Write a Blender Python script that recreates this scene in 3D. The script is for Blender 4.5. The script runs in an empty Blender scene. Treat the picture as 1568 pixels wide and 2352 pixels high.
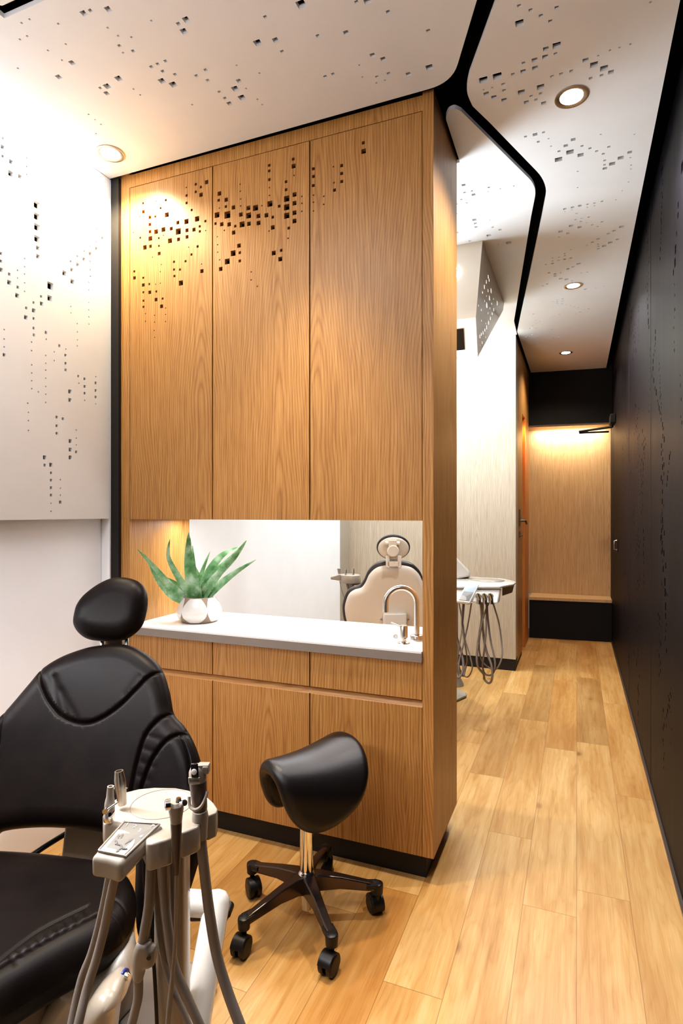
import bpy, math, random
import numpy as np
from mathutils import Vector, Matrix
from mathutils.geometry import delaunay_2d_cdt
random.seed(7)
PI = math.pi
C = bpy.context.scene.collection
# ------------------------------------------------------------------ camera model
FPX, CX, CY, HC, YAW = 1339.0, 784.0, 1177.0, 1.44, math.radians(22.0)
RV = Vector((math.cos(YAW), math.sin(YAW), 0)); FV = Vector((-math.sin(YAW), math.cos(YAW), 0)); UV = Vector((0, 0, 1))
CAMLOC = Vector((0, 0, HC))
def ray(u, v): return FV + RV*((u-CX)/FPX) - UV*((v-CY)/FPX)
def P(u, v, z): return CAMLOC + ray(u, v)*z
def onZ(u, v, Z): r = ray(u, v); return CAMLOC + r*((Z-HC)/r.z)
def onY(u, v, Y): r = ray(u, v); return CAMLOC + r*(Y/r.y)
def onX(u, v, X): r = ray(u, v); return CAMLOC + r*(X/r.x)
class Frame:
    def __init__(s, O, ex, ey):
        s.O = Vector(O); s.ex = Vector(ex).normalized(); e = Vector(ey); s.ey = (e - s.ex*e.dot(s.ex)).normalized(); s.ez = s.ex.cross(s.ey)
    def to2(s, p): d = Vector(p)-s.O; return (d.dot(s.ex), d.dot(s.ey))
    def to3(s, x, y, h=0.0): return s.O + s.ex*x + s.ey*y + s.ez*h
    def px(s, u, v):
        r = ray(u, v); t = (s.O-CAMLOC).dot(s.ez)/r.dot(s.ez); return s.to2(CAMLOC+r*t)
    def pxs(s, L): return [s.px(u, v) for u, v in L]
# ------------------------------------------------------------------ mesh builder
class MB:
    def __init__(s): s.v = []; s.f = []
    def add(s, vs, fs):
        o = len(s.v); s.v += [Vector(q) for q in vs]; s.f += [tuple(i+o for i in f) for f in fs]; return s
    def box(s, x0, x1, y0, y1, z0, z1):
        return s.add([(x0,y0,z0),(x1,y0,z0),(x1,y1,z0),(x0,y1,z0),(x0,y0,z1),(x1,y0,z1),(x1,y1,z1),(x0,y1,z1)],
                     [(0,3,2,1),(4,5,6,7),(0,1,5,4),(1,2,6,5),(2,3,7,6),(3,0,4,7)])
    def obox(s, c, ex, ey, ez, a, b, h):       # oriented box, half sizes
        c = Vector(c); q = []
        for k in (-1, 1):
            for i, j in ((-1,-1),(1,-1),(1,1),(-1,1)): q.append(c+ex*(i*a)+ey*(j*b)+ez*(k*h))
        return s.add(q, [(0,3,2,1),(4,5,6,7),(0,1,5,4),(1,2,6,5),(2,3,7,6),(3,0,4,7)])
    def hexa(s, bot, top):
        n = len(bot)
        return s.add(list(bot)+list(top), [tuple(range(n-1,-1,-1)), tuple(range(n,2*n))]+[(i,(i+1)%n,(i+1)%n+n,i+n) for i in range(n)])
    def tube(s, pts, r, n=12, cap=True, flat=1.0):
        pts = [Vector(p) for p in pts]; m = len(pts)
        rs = r if isinstance(r, (list, tuple)) else [r]*m
        T = [(pts[min(i+1,m-1)]-pts[max(i-1,0)]).normalized() for i in range(m)]
        ref = Vector((0,0,1)) if abs(T[0].z) < .9 else Vector((1,0,0))
        a = T[0].cross(ref).normalized(); vs = []
        for i in range(m):
            a = (a - T[i]*a.dot(T[i])).normalized(); b = T[i].cross(a)
            for k in range(n):
                t = 2*PI*k/n; vs.append(pts[i]+a*math.cos(t)*rs[i]+b*math.sin(t)*rs[i]*flat)
        fs = [(i*n+k, i*n+(k+1)%n, (i+1)*n+(k+1)%n, (i+1)*n+k) for i in range(m-1) for k in range(n)]
        if cap: fs += [tuple(range(n-1,-1,-1)), tuple((m-1)*n+k for k in range(n))]
        return s.add(vs, fs)
    def lathe(s, o, axis, prof, n=28):         # prof: (dist along axis, radius)
        ax = Vector(axis).normalized(); ref = Vector((1,0,0)) if abs(ax.x) < .9 else Vector((0,1,0))
        a = ax.cross(ref).normalized(); b = ax.cross(a); vs = []; o = Vector(o); m = len(prof)
        for d, r in prof:
            for k in range(n):
                t = 2*PI*k/n; vs.append(o+ax*d+(a*math.cos(t)+b*math.sin(t))*max(r, 1e-4))
        fs = [(i*n+k, i*n+(k+1)%n, (i+1)*n+(k+1)%n, (i+1)*n+k) for i in range(m-1) for k in range(n)]
        fs += [tuple(range(n-1,-1,-1)), tuple((m-1)*n+k for k in range(n))]
        return s.add(vs, fs)
    def ring(s, o, axis, R, r, n=40, m=10, sc=1.0):
        ax = Vector(axis).normalized(); ref = Vector((1,0,0)) if abs(ax.x) < .9 else Vector((0,1,0))
        a = ax.cross(ref).normalized(); b = ax.cross(a); vs = []; o = Vector(o)
        for i in range(n):
            t = 2*PI*i/n; d = a*math.cos(t)+b*math.sin(t)*sc
            for k in range(m):
                q = 2*PI*k/m; vs.append(o+d*(R+r*math.cos(q))+ax*r*math.sin(q))
        return s.add(vs, [(i*m+k, ((i+1)%n)*m+k, ((i+1)%n)*m+(k+1)%m, i*m+(k+1)%m) for i in range(n) for k in range(m)])
    def build(s, name, mat, parent=None, bevel=0, seg=2, smooth=True, ang=40):
        me = bpy.data.meshes.new(name)
        off = world_loc(parent) if parent else Vector((0,0,0))
        if not parent and BASE[0] is not None: off = BASE[0]
        me.from_pydata([tuple(q-off) for q in s.v], [], s.f); me.update()
        import bmesh
        bm = bmesh.new(); bm.from_mesh(me); bmesh.ops.recalc_face_normals(bm, faces=bm.faces); bm.to_mesh(me); bm.free()
        if smooth:
            for p_ in me.polygons: p_.use_smooth = True
            me.set_sharp_from_angle(angle=math.radians(ang))
        me.materials.append(mat)
        o = bpy.data.objects.new(name, me); C.objects.link(o)
        if parent: o.parent = parent
        elif BASE[0] is not None: o.location = off
        if bevel:
            b = o.modifiers.new('bevel', 'BEVEL'); b.width = bevel; b.segments = seg; b.limit_method = 'ANGLE'; b.angle_limit = math.radians(35); b.harden_normals = False
        return o
BASE = [None]
def world_loc(o):
    l = Vector(o.location)
    while o.parent: o = o.parent; l += Vector(o.location)
    return l
def tag(o, label=None, cat=None, group=None, kind=None):
    if label: o['label'] = label
    if cat: o['category'] = cat
    if group: o['group'] = group
    if kind: o['kind'] = kind
    return o
def thing(name, loc, label, cat, group=None):
    o = bpy.data.objects.new(name, None); C.objects.link(o); o.location = loc; o.empty_display_size = .05
    return tag(o, label, cat, group)
def struct(o, label=None, cat='wall'):
    return tag(o, label, cat, None, 'structure')
# ------------------------------------------------------------------ 2D utilities
def spline(pts, n=8, closed=True):
    out = []; m = len(pts); rng = range(m) if closed else range(m-1)
    for i in rng:
        g = lambda k: np.array(pts[k % m] if closed else pts[min(max(k, 0), m-1)], float)
        p0, p1, p2, p3 = g(i-1), g(i), g(i+1), g(i+2)
        for j in range(n):
            t = j/n; out.append(tuple(.5*((2*p1)+(-p0+p2)*t+(2*p0-5*p1+4*p2-p3)*t*t+(-p0+3*p1-3*p2+p3)*t**3)))
    if not closed: out.append(tuple(pts[-1]))
    return out
def inside(pt, poly):
    x, y = pt; c = False; j = len(poly)-1
    for i in range(len(poly)):
        xi, yi = poly[i]; xj, yj = poly[j]
        if (yi > y) != (yj > y) and x < (xj-xi)*(y-yi)/(yj-yi)+xi: c = not c
        j = i
    return c
def inside_np(P_, poly):
    x = P_[:,0]; y = P_[:,1]; c = np.zeros(len(P_), bool); j = len(poly)-1
    for i in range(len(poly)):
        xi, yi = poly[i]; xj, yj = poly[j]
        if yi != yj:
            m = ((yi > y) != (yj > y)) & (x < (xj-xi)*(y-yi)/(yj-yi)+xi); c ^= m
        j = i
    return c
def dist_np(P_, line, closed=True):
    A = np.array(line, float); B = np.roll(A, -1, 0) if closed else A[1:]
    A = A if closed else A[:-1]
    best = np.full(len(P_), 1e9)
    for a, b in zip(A, B):
        d = b-a; L = max(d@d, 1e-12); t = np.clip(((P_-a)@d)/L, 0, 1)
        best = np.minimum(best, np.hypot(*(P_-(a+t[:,None]*d)).T))
    return best
def area2(p): return sum(p[i][0]*p[(i+1)%len(p)][1]-p[(i+1)%len(p)][0]*p[i][1] for i in range(len(p)))/2
def sheet(mb, fr, outer, holes, th):
    """perforated slab: front face at h=0, back at h=-th; holes = list of 2D loops"""
    if area2(outer) < 0: outer = outer[::-1]
    ok = []; bb = []
    for h in holes:
        xs = [q[0] for q in h]; ys = [q[1] for q in h]; b = (min(xs)-.002, max(xs)+.002, min(ys)-.002, max(ys)+.002)
        if not all(inside(q, outer) for q in h): continue
        if any(b[0] < c[1] and b[1] > c[0] and b[2] < c[3] and b[3] > c[2] for c in bb): continue
        bb.append(b); ok.append(h if area2(h) > 0 else h[::-1])
    co = [Vector(q) for q in outer]; ed = [(i, (i+1) % len(outer)) for i in range(len(outer))]
    for h in ok:
        o = len(co); co += [Vector(q) for q in h]; ed += [(o+i, o+(i+1) % len(h)) for i in range(len(h))]
    vs, _, fs, _, _, _ = delaunay_2d_cdt(co, ed, [], 0, 1e-6)
    keep = []
    for f in fs:
        c = sum((vs[i] for i in f), Vector((0,0)))/len(f)
        if not inside((c.x, c.y), outer): continue
        if any(b[0] < c.x < b[1] and b[2] < c.y < b[3] and inside((c.x, c.y), h) for b, h in zip(bb, ok)): continue
        keep.append(tuple(f))
    mb.add([fr.to3(q.x, q.y, 0) for q in vs], keep)
    mb.add([fr.to3(q.x, q.y, -th) for q in vs], [f[::-1] for f in keep])
    for lp in [outer]+ok:
        n = len(lp); mb.add([fr.to3(x, y, 0) for x, y in lp]+[fr.to3(x, y, -th) for x, y in lp], [(i, (i+1)%n, (i+1)%n+n, i+n) for i in range(n)])
    return mb
def sq(x, y, s): h = s/2; return [(x-h,y-h),(x+h,y-h),(x+h,y+h),(x-h,y+h)]
def puff(mb, outline, T, Tb, r, mp, step=.012, seams=(), extra=None, rings=6):
    """inflated cushion. seams: (polyline, depth, width); mp(x,y,h)->3D"""
    if area2(outline) < 0: outline = outline[::-1]
    O = np.array(outline); n = len(O)
    t = np.roll(O, -1, 0)-np.roll(O, 1, 0); t /= np.maximum(np.linalg.norm(t, axis=1), 1e-9)[:,None]
    nr = np.stack([-t[:,1], t[:,0]], 1); pts = []
    for k in range(1, rings+1):
        d = r*(1-math.cos(PI/2*k/rings)) if k < rings else r
        d = max(d, r*.012); q = O+nr*d; dd = dist_np(q, outline); q = q[(dd > d*.93) & inside_np(q, outline)]; pts.append(q)
    mn, mx = O.min(0), O.max(0); gx, gy = np.meshgrid(np.arange(mn[0], mx[0], step), np.arange(mn[1], mx[1], step)); g = np.stack([gx.ravel(), gy.ravel()], 1)
    g = g[inside_np(g, outline)]; g = g[dist_np(g, outline) > r*.9+step*.3]; pts.append(g)
    for ln, dp, w in seams:
        S = np.array(ln, float); q = []
        for a_, b_ in zip(S[:-1], S[1:]):
            L_ = np.linalg.norm(b_-a_); k_ = max(1, int(L_/(w*1.1))); nn_ = np.array([-(b_-a_)[1], (b_-a_)[0]])/max(L_, 1e-9)
            for j in range(k_):
                p_ = a_+(b_-a_)*j/k_
                for o_ in (0, -.6, .6, -1.2, 1.2, -2, 2): q.append(p_+nn_*w*o_)
        q = np.array(q); q = q[inside_np(q, outline)]; q = q[dist_np(q, outline) > r*.05]
        pts[:] = [p_[dist_np(p_, ln, False) > 2.3*w] if len(p_) else p_ for p_ in pts]; pts.append(q)
    A = np.vstack(pts); co = [Vector(q) for q in O]+[Vector(q) for q in A]
    vs, _, fs, _, _, _ = delaunay_2d_cdt(co, [(i, (i+1)%n) for i in range(n)], [], 0, 1e-7)
    V = np.array([(q.x, q.y) for q in vs]); cen = np.array([V[list(f)].mean(0) for f in fs]); ins = inside_np(cen, outline)
    fs = [tuple(f) for f, k in zip(fs, ins) if k]
    D = dist_np(V, outline); prof = np.sqrt(np.maximum(0, 1-(1-np.minimum(D/r, 1))**2))
    H = T*prof; HB = -Tb*prof
    for ln, dp, w in seams:
        H = H - dp*np.exp(-(dist_np(V, ln, False)/w)**2)*np.minimum(prof, 1)
    if extra: H = H + extra(V[:,0], V[:,1])*prof
    mb.add([mp(x, y, h) for (x, y), h in zip(V, H)], fs)
    mb.add([mp(x, y, h) for (x, y), h in zip(V, HB)], [f[::-1] for f in fs])
    return mb
def weld(o, d=1e-5):
    import bmesh
    bm = bmesh.new(); bm.from_mesh(o.data); bmesh.ops.remove_doubles(bm, verts=bm.verts, dist=d); bmesh.ops.recalc_face_normals(bm, faces=bm.faces); bm.to_mesh(o.data); bm.free()
    return o
# ------------------------------------------------------------------ materials
def srgb(h):
    c = [int(h[i:i+2], 16)/255 for i in (0, 2, 4)]; return tuple(x/12.92 if x <= .04045 else ((x+.055)/1.055)**2.4 for x in c)+(1,)
def base_mat(name, rough=.5, metal=0, col=(.8,.8,.8,1), coat=0, spec=.5):
    m = bpy.data.materials.new(name); m.use_nodes = True; b = m.node_tree.nodes['Principled BSDF']
    b.inputs['Base Color'].default_value = col; b.inputs['Roughness'].default_value = rough; b.inputs['Metallic'].default_value = metal
    b.inputs['Coat Weight'].default_value = coat; b.inputs['Specular IOR Level'].default_value = spec
    return m, m.node_tree, b
def nd(nt, t, **k):
    n = nt.nodes.new(t)
    for a, v in k.items():
        if a in n.bl_rna.properties: setattr(n, a, v)
        else: n.inputs[a.replace('_', ' ')].default_value = v
    return n
def mth(nt, op, a, b=None):
    n = nt.nodes.new('ShaderNodeMath'); n.operation = op
    for i, q in enumerate((a, b)):
        if q is None: continue
        if isinstance(q, (int, float)): n.inputs[i].default_value = q
        else: nt.links.new(q, n.inputs[i])
    return n.outputs[0]
def ramp(nt, fac, stops):
    n = nt.nodes.new('ShaderNodeValToRGB'); e = n.color_ramp.elements
    while len(e) < len(stops): e.new(.5)
    for q, (p_, c) in zip(e, stops): q.position = p_; q.color = c
    nt.links.new(fac, n.inputs[0]); return n.outputs[0]
def mix(nt, fac, a, b, mode='MIX'):
    n = nt.nodes.new('ShaderNodeMix'); n.data_type = 'RGBA'; n.blend_type = mode
    for i, q in ((0, fac), (6, a), (7, b)):
        if isinstance(q, (int, float)): n.inputs[i].default_value = q
        elif isinstance(q, tuple): n.inputs[i].default_value = q
        else: nt.links.new(q, n.inputs[i])
    return n.outputs[2]
def bump(nt, b, h, dist, st=.3):
    n = nt.nodes.new('ShaderNodeBump'); n.inputs['Strength'].default_value = st; n.inputs['Distance'].default_value = dist
    nt.links.new(h, n.inputs['Height']); nt.links.new(n.outputs[0], b.inputs['Normal'])
def plain(name, hx, rough=.5, metal=0, coat=0, var=.04, scale=6, bmp=0, spec=.5):
    m, nt, b = base_mat(name, rough, metal, srgb(hx), coat, spec)
    g = nd(nt, 'ShaderNodeNewGeometry'); no = nd(nt, 'ShaderNodeTexNoise', Scale=scale, Detail=3.0)
    nt.links.new(g.outputs['Position'], no.inputs['Vector']); c = srgb(hx)
    lo = tuple(x*(1-var) for x in c[:3])+(1,); hi = tuple(min(1, x*(1+var)) for x in c[:3])+(1,)
    nt.links.new(ramp(nt, no.outputs[0], [(.3, lo), (.7, hi)]), b.inputs['Base Color'])
    if bmp:
        n2 = nd(nt, 'ShaderNodeTexNoise', Scale=bmp, Detail=4.0); nt.links.new(g.outputs['Position'], n2.inputs['Vector']); bump(nt, b, n2.outputs[0], .002, .25)
    return m
def wood(name, dark, mid, light, axis='Z', rough=.42, ringamt=.6, period=.24, contrast=1.0):
    """sliced veneer: fine straight pores plus cathedral figure"""
    m, nt, b = base_mat(name, rough)
    g = nd(nt, 'ShaderNodeNewGeometry'); oi = nd(nt, 'ShaderNodeObjectInfo')
    sep = nd(nt, 'ShaderNodeSeparateXYZ'); nt.links.new(g.outputs['Position'], sep.inputs[0])
    ax = {'X': 0, 'Y': 1, 'Z': 2}[axis]; ot = [i for i in range(3) if i != ax]
    L = sep.outputs[ax]; Wd = mth(nt, 'ADD', sep.outputs[ot[0]], mth(nt, 'MULTIPLY', sep.outputs[ot[1]], 1.0))
    Wd = mth(nt, 'ADD', Wd, mth(nt, 'MULTIPLY', oi.outputs['Random'], 7.3))
    # leaf centre coordinate  -period/2..period/2
    cell = mth(nt, 'DIVIDE', Wd, period); fl = mth(nt, 'FLOOR', cell); fr_ = mth(nt, 'SUBTRACT', mth(nt, 'FRACT', cell), .5); xl = mth(nt, 'MULTIPLY', mth(nt, 'PINGPONG', Wd, period), 1.0)
    comb = nd(nt, 'ShaderNodeCombineXYZ'); nt.links.new(mth(nt, 'MULTIPLY', Wd, 3.5), comb.inputs[0]); nt.links.new(mth(nt, 'MULTIPLY', L, 1.3), comb.inputs[1]); nt.links.new(oi.outputs['Random'], comb.inputs[2])
    nb = nd(nt, 'ShaderNodeTexNoise', Scale=1.0, Detail=2.0); nt.links.new(comb.outputs[0], nb.inputs['Vector'])
    # parabolic cathedral field: L*a + k*x^2 + noise
    x2 = mth(nt, 'MULTIPLY', xl, xl)
    fld = mth(nt, 'ADD', mth(nt, 'MULTIPLY', L, 3.2), mth(nt, 'MULTIPLY', mth(nt, 'SQRT', mth(nt, 'ADD', x2, .0008)), 85.0))
    fld = mth(nt, 'ADD', fld, mth(nt, 'MULTIPLY', nb.outputs[0], 9.0))
    rg = mth(nt, 'FRACT', fld); rg = mth(nt, 'MULTIPLY', mth(nt, 'ABSOLUTE', mth(nt, 'SUBTRACT', rg, .5)), 2.0); rg = mth(nt, 'POWER', rg, 2.0)
    c2 = nd(nt, 'ShaderNodeCombineXYZ'); nt.links.new(mth(nt, 'MULTIPLY', Wd, 420.), c2.inputs[0]); nt.links.new(mth(nt, 'MULTIPLY', L, 6.), c2.inputs[1]); nt.links.new(mth(nt, 'MULTIPLY', oi.outputs['Random'], 8.), c2.inputs[2])
    n2 = nd(nt, 'ShaderNodeTexNoise', Scale=1.0, Detail=2.0, Roughness=.6); nt.links.new(c2.outputs[0], n2.inputs['Vector'])
    c3 = nd(nt, 'ShaderNodeCombineXYZ'); nt.links.new(mth(nt, 'MULTIPLY', Wd, 60.), c3.inputs[0]); nt.links.new(mth(nt, 'MULTIPLY', L, 1.5), c3.inputs[1])
    n3 = nd(nt, 'ShaderNodeTexNoise', Scale=1.0, Detail=2.0); nt.links.new(c3.outputs[0], n3.inputs['Vector'])
    f = mth(nt, 'ADD', mth(nt, 'MULTIPLY', rg, .30*ringamt), mth(nt, 'ADD', mth(nt, 'MULTIPLY', n2.outputs[0], .95), mth(nt, 'MULTIPLY', n3.outputs[0], .35)))
    f = mth(nt, 'SUBTRACT', f, .12*ringamt); lo = .65-.27*contrast; hi = .65+.27*contrast
    col = ramp(nt, f, [(max(0, lo), light if 0 else srgb(light)), (.62, srgb(mid)), (min(1, hi), srgb(dark))])
    tint = mth(nt, 'ADD', mth(nt, 'MULTIPLY', oi.outputs['Random'], .10), .95)
    cc = nd(nt, 'ShaderNodeCombineColor'); [nt.links.new(tint, cc.inputs[i]) for i in range(3)]
    nt.links.new(mix(nt, 1.0, col, cc.outputs[0], 'MULTIPLY'), b.inputs['Base Color'])
    bump(nt, b, n2.outputs[0], .0006, .15)
    return m
def floor_mat():
    m, nt, b = base_mat('oak_floor', .3)
    g = nd(nt, 'ShaderNodeNewGeometry'); sep = nd(nt, 'ShaderNodeSeparateXYZ'); nt.links.new(g.outputs['Position'], sep.inputs[0])
    X, Y = sep.outputs[0], sep.outputs[1]; W, LEN = .1835, 1.55
    cx = mth(nt, 'DIVIDE', mth(nt, 'ADD', X, 10*W+.002), W); ci = mth(nt, 'FLOOR', cx); fx = mth(nt, 'FRACT', cx)
    wn = nd(nt, 'ShaderNodeTexWhiteNoise', noise_dimensions='1D'); nt.links.new(ci, wn.inputs['W'])
    cy = mth(nt, 'ADD', mth(nt, 'DIVIDE', Y, LEN), mth(nt, 'MULTIPLY', wn.outputs[0], 5.0)); yi = mth(nt, 'FLOOR', cy); fy = mth(nt, 'FRACT', cy)
    idv = nd(nt, 'ShaderNodeCombineXYZ'); nt.links.new(ci, idv.inputs[0]); nt.links.new(yi, idv.inputs[1])
    w2 = nd(nt, 'ShaderNodeTexWhiteNoise', noise_dimensions='2D'); nt.links.new(idv.outputs[0], w2.inputs['Vector']); R_ = w2.outputs[0]
    off = mth(nt, 'MULTIPLY', R_, 37.0)
    def nz(sx, sy, det=3.0, o=None):
        c = nd(nt, 'ShaderNodeCombineXYZ'); nt.links.new(mth(nt, 'MULTIPLY', X, sx), c.inputs[0]); nt.links.new(mth(nt, 'MULTIPLY', Y, sy), c.inputs[1]); nt.links.new(off, c.inputs[2])
        n = nd(nt, 'ShaderNodeTexNoise', Scale=1.0, Detail=det); nt.links.new(c.outputs[0], n.inputs['Vector']); return n.outputs[0]
    big = nz(9, 1.6); fine = nz(330, 7, 2.0); med = nz(45, 2.0)
    xc = mth(nt, 'SUBTRACT', fx, .5)
    fld = mth(nt, 'ADD', mth(nt, 'MULTIPLY', big, 8.0), mth(nt, 'ADD', mth(nt, 'MULTIPLY', Y, 1.2), mth(nt, 'MULTIPLY', mth(nt, 'MULTIPLY', xc, xc), 7.0)))
    rg = mth(nt, 'POWER', mth(nt, 'MULTIPLY', mth(nt, 'ABSOLUTE', mth(nt, 'SUBTRACT', mth(nt, 'FRACT', fld), .5)), 2.0), 2.5)
    f = mth(nt, 'ADD', mth(nt, 'MULTIPLY', rg, .09), mth(nt, 'ADD', mth(nt, 'MULTIPLY', fine, .35), mth(nt, 'MULTIPLY', med, .5)))
    col = ramp(nt, f, [(.22, srgb('E0C193')), (.5, srgb('CFA66D')), (.85, srgb('9A6E3C'))])
    tint = ramp(nt, R_, [(0, srgb('D9D2C4')), (.35, srgb('F2EAD8')), (.7, srgb('FFFFF8')), (1, srgb('E6D3B4'))])
    col = mix(nt, 1.0, col, tint, 'MULTIPLY')
    bp = ramp(nt, big, [(.35, (1,1,1,1)), (.7, srgb('DCC8A6'))]); col = mix(nt, .8, col, bp, 'MULTIPLY')
    # knots
    c = nd(nt, 'ShaderNodeCombineXYZ'); nt.links.new(mth(nt, 'MULTIPLY', X, 3.4), c.inputs[0]); nt.links.new(mth(nt, 'MULTIPLY', Y, 1.9), c.inputs[1]); nt.links.new(off, c.inputs[2])
    vo = nd(nt, 'ShaderNodeTexVoronoi', Scale=1.0); nt.links.new(c.outputs[0], vo.inputs['Vector'])
    d = mth(nt, 'ADD', vo.outputs['Distance'], mth(nt, 'MULTIPLY', mth(nt, 'SUBTRACT', med, .5), .05))
    kn = ramp(nt, d, [(.035, (1,1,1,1)), (.09, (.2,.2,.2,1)), (.2, (0,0,0,1))])
    col = mix(nt, mth(nt, 'MULTIPLY', kn, .8), col, srgb('7A4A1E'))
    # joints
    ex = mth(nt, 'LESS_THAN', mth(nt, 'MINIMUM', fx, mth(nt, 'SUBTRACT', 1.0, fx)), .0065)
    ey = mth(nt, 'LESS_THAN', mth(nt, 'MINIMUM', fy, mth(nt, 'SUBTRACT', 1.0, fy)), .0008)
    j = mth(nt, 'MAXIMUM', ex, ey); col = mix(nt, mth(nt, 'MULTIPLY', j, .55), col, srgb('6B431C'))
    nt.links.new(col, b.inputs['Base Color'])
    rr = mth(nt, 'ADD', .27, mth(nt, 'MULTIPLY', med, .16)); nt.links.new(rr, b.inputs['Roughness'])
    bump(nt, b, mth(nt, 'SUBTRACT', mth(nt, 'MULTIPLY', fine, .3), j), .001, .25)
    return m
def leather_mat():
    m, nt, b = base_mat('black_leather', .4, spec=.17)
    g = nd(nt, 'ShaderNodeNewGeometry'); vo = nd(nt, 'ShaderNodeTexVoronoi', Scale=420.0); nt.links.new(g.outputs['Position'], vo.inputs['Vector'])
    no = nd(nt, 'ShaderNodeTexNoise', Scale=9.0, Detail=4.0); nt.links.new(g.outputs['Position'], no.inputs['Vector'])
    nt.links.new(ramp(nt, no.outputs[0], [(.3, srgb('0C0706')), (.7, srgb('150D0A'))]), b.inputs['Base Color'])
    nt.links.new(mth(nt, 'ADD', .34, mth(nt, 'MULTIPLY', no.outputs[0], .15)), b.inputs['Roughness'])
    bump(nt, b, vo.outputs['Distance'], .0006, .12); return m
def black_wood():
    m, nt, b = base_mat('black_stained_wood', .33, spec=.3)
    g = nd(nt, 'ShaderNodeNewGeometry'); mp_ = nd(nt, 'ShaderNodeMapping'); mp_.inputs['Scale'].default_value = (60, 60, 1.2)
    nt.links.new(g.outputs['Position'], mp_.inputs[0]); no = nd(nt, 'ShaderNodeTexNoise', Scale=1.0, Detail=5.0); nt.links.new(mp_.outputs[0], no.inputs['Vector'])
    m2 = nd(nt, 'ShaderNodeMapping'); m2.inputs['Scale'].default_value = (5, 5, .5); nt.links.new(g.outputs['Position'], m2.inputs[0]); n2 = nd(nt, 'ShaderNodeTexNoise', Scale=1.0, Detail=2.0); nt.links.new(m2.outputs[0], n2.inputs['Vector'])
    f = mth(nt, 'ADD', mth(nt, 'MULTIPLY', no.outputs[0], .5), mth(nt, 'MULTIPLY', n2.outputs[0], .5))
    nt.links.new(ramp(nt, f, [(.3, srgb('100E10')), (.55, srgb('1B191D')), (.75, srgb('2A272D'))]), b.inputs['Base Color'])
    nt.links.new(mth(nt, 'ADD', .38, mth(nt, 'MULTIPLY', f, .2)), b.inputs['Roughness'])
    bump(nt, b, no.outputs[0], .0008, .1); b.inputs['IOR'].default_value = 1.22; return m
def emit(name, hx, st):
    m = bpy.data.materials.new(name); m.use_nodes = True; b = m.node_tree.nodes['Principled BSDF']
    b.inputs['Base Color'].default_value = srgb(hx); b.inputs['Emission Color'].default_value = srgb(hx); b.inputs['Emission Strength'].default_value = st
    nt = m.node_tree; g = nd(nt, 'ShaderNodeNewGeometry'); no = nd(nt, 'ShaderNodeTexNoise', Scale=40.0); nt.links.new(g.outputs['Position'], no.inputs['Vector'])
    nt.links.new(mth(nt, 'ADD', .3, mth(nt, 'MULTIPLY', no.outputs[0], .1)), b.inputs['Roughness']); return m
M = {}
M['oak'] = wood('oak_veneer', '8E6030', 'B08048', 'C2965E', 'Z', .42, .8)
M['oakx'] = wood('oak_veneer_horizontal', 'A4703E', 'C08F58', 'D2A670', 'X', .42)
M['pale'] = wood('pale_ash_veneer', 'A5937E', 'BCAD98', 'CCC0AE', 'Z', .5, .45)
M['bench_oak'] = wood('bench_oak_veneer', 'B08A5E', 'C8A679', 'D8BB90', 'Z', .5, .5)
M['floor'] = floor_mat(); M['leather'] = leather_mat(); M['blackwood'] = black_wood()
M['white'] = plain('white_paint', 'EEEFF1', .55, var=.015); M['whitewall'] = plain('white_wall_paint', 'ECEDEF', .5, var=.015)
M['black'] = plain('matte_black', '0B0909', .75, var=.2); M['felt'] = plain('black_acoustic_felt', '141210', .95, var=.5, scale=300, spec=.1)
M['toe'] = plain('black_plinth', '1C1714', .6, var=.1)
M['solid'] = plain('white_solid_surface', 'E9E7E4', .3, var=.01); M['shell'] = plain('pale_cream_shell', 'DDD4C6', .3, var=.02, coat=.2); M['speckle'] = plain('speckled_grey', '6E6A66', .8, var=.9, scale=500); M['plastic'] = plain('cream_plastic', 'A39889', .28, var=.02, coat=.2)
M['plastic2'] = plain('grey_beige_plastic', '988E82', .35, var=.03); M['hose'] = plain('grey_hose', '857B72', .45, var=.05)
M['whitep'] = plain('white_enamel', 'D6D1C9', .2, var=.02, coat=.4)
M['chrome'] = plain('chrome', 'E0DEDC', .07, 1.0, var=.02); M['steel'] = plain('brushed_steel', 'B9B4AC', .28, 1.0, var=.05)
M['darkmetal'] = plain('dark_polished_base', '5A504B', .22, .85, var=.06); M['cast'] = plain('black_caster_plastic', '15110F', .4, var=.1)
M['grip'] = plain('dark_taupe_handle', '5B4F49', .35, .3, var=.05)
M['seatblack'] = plain('black_vinyl', '151110', .33, var=.1, bmp=600)
M['rim'] = plain('dark_cushion_edge', '3A3230', .4, var=.05)
M['aloe'] = None
def aloe_mat():
    m, nt, b = base_mat('aloe_skin', .4)
    g = nd(nt, 'ShaderNodeNewGeometry'); no = nd(nt, 'ShaderNodeTexNoise', Scale=22.0, Detail=4.0); nt.links.new(g.outputs['Position'], no.inputs['Vector'])
    nt.links.new(ramp(nt, no.outputs[0], [(.3, srgb('4F8A50')), (.5, srgb('86B184')), (.7, srgb('BAD3B8'))]), b.inputs['Base Color'])
    b.inputs['Subsurface Weight'].default_value = .1; b.inputs['Subsurface Radius'].default_value = (.01,.02,.01); return m
M['aloe'] = aloe_mat(); M['thorn'] = plain('aloe_thorn', 'C9D9A0', .5); M['soil'] = plain('potting_soil', '3A2A20', .9, var=.3, scale=120)
M['glaze'] = plain('white_glaze', 'D9D6D1', .2, var=.02, coat=.4); M['clay'] = plain('raw_clay', '9A8876', .8, var=.06, scale=60)
M['screen'] = plain('black_screen', '101014', .15, var=.05); M['lcd'] = plain('blue_lcd', 'A9BCC8', .2, var=.03)
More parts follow.
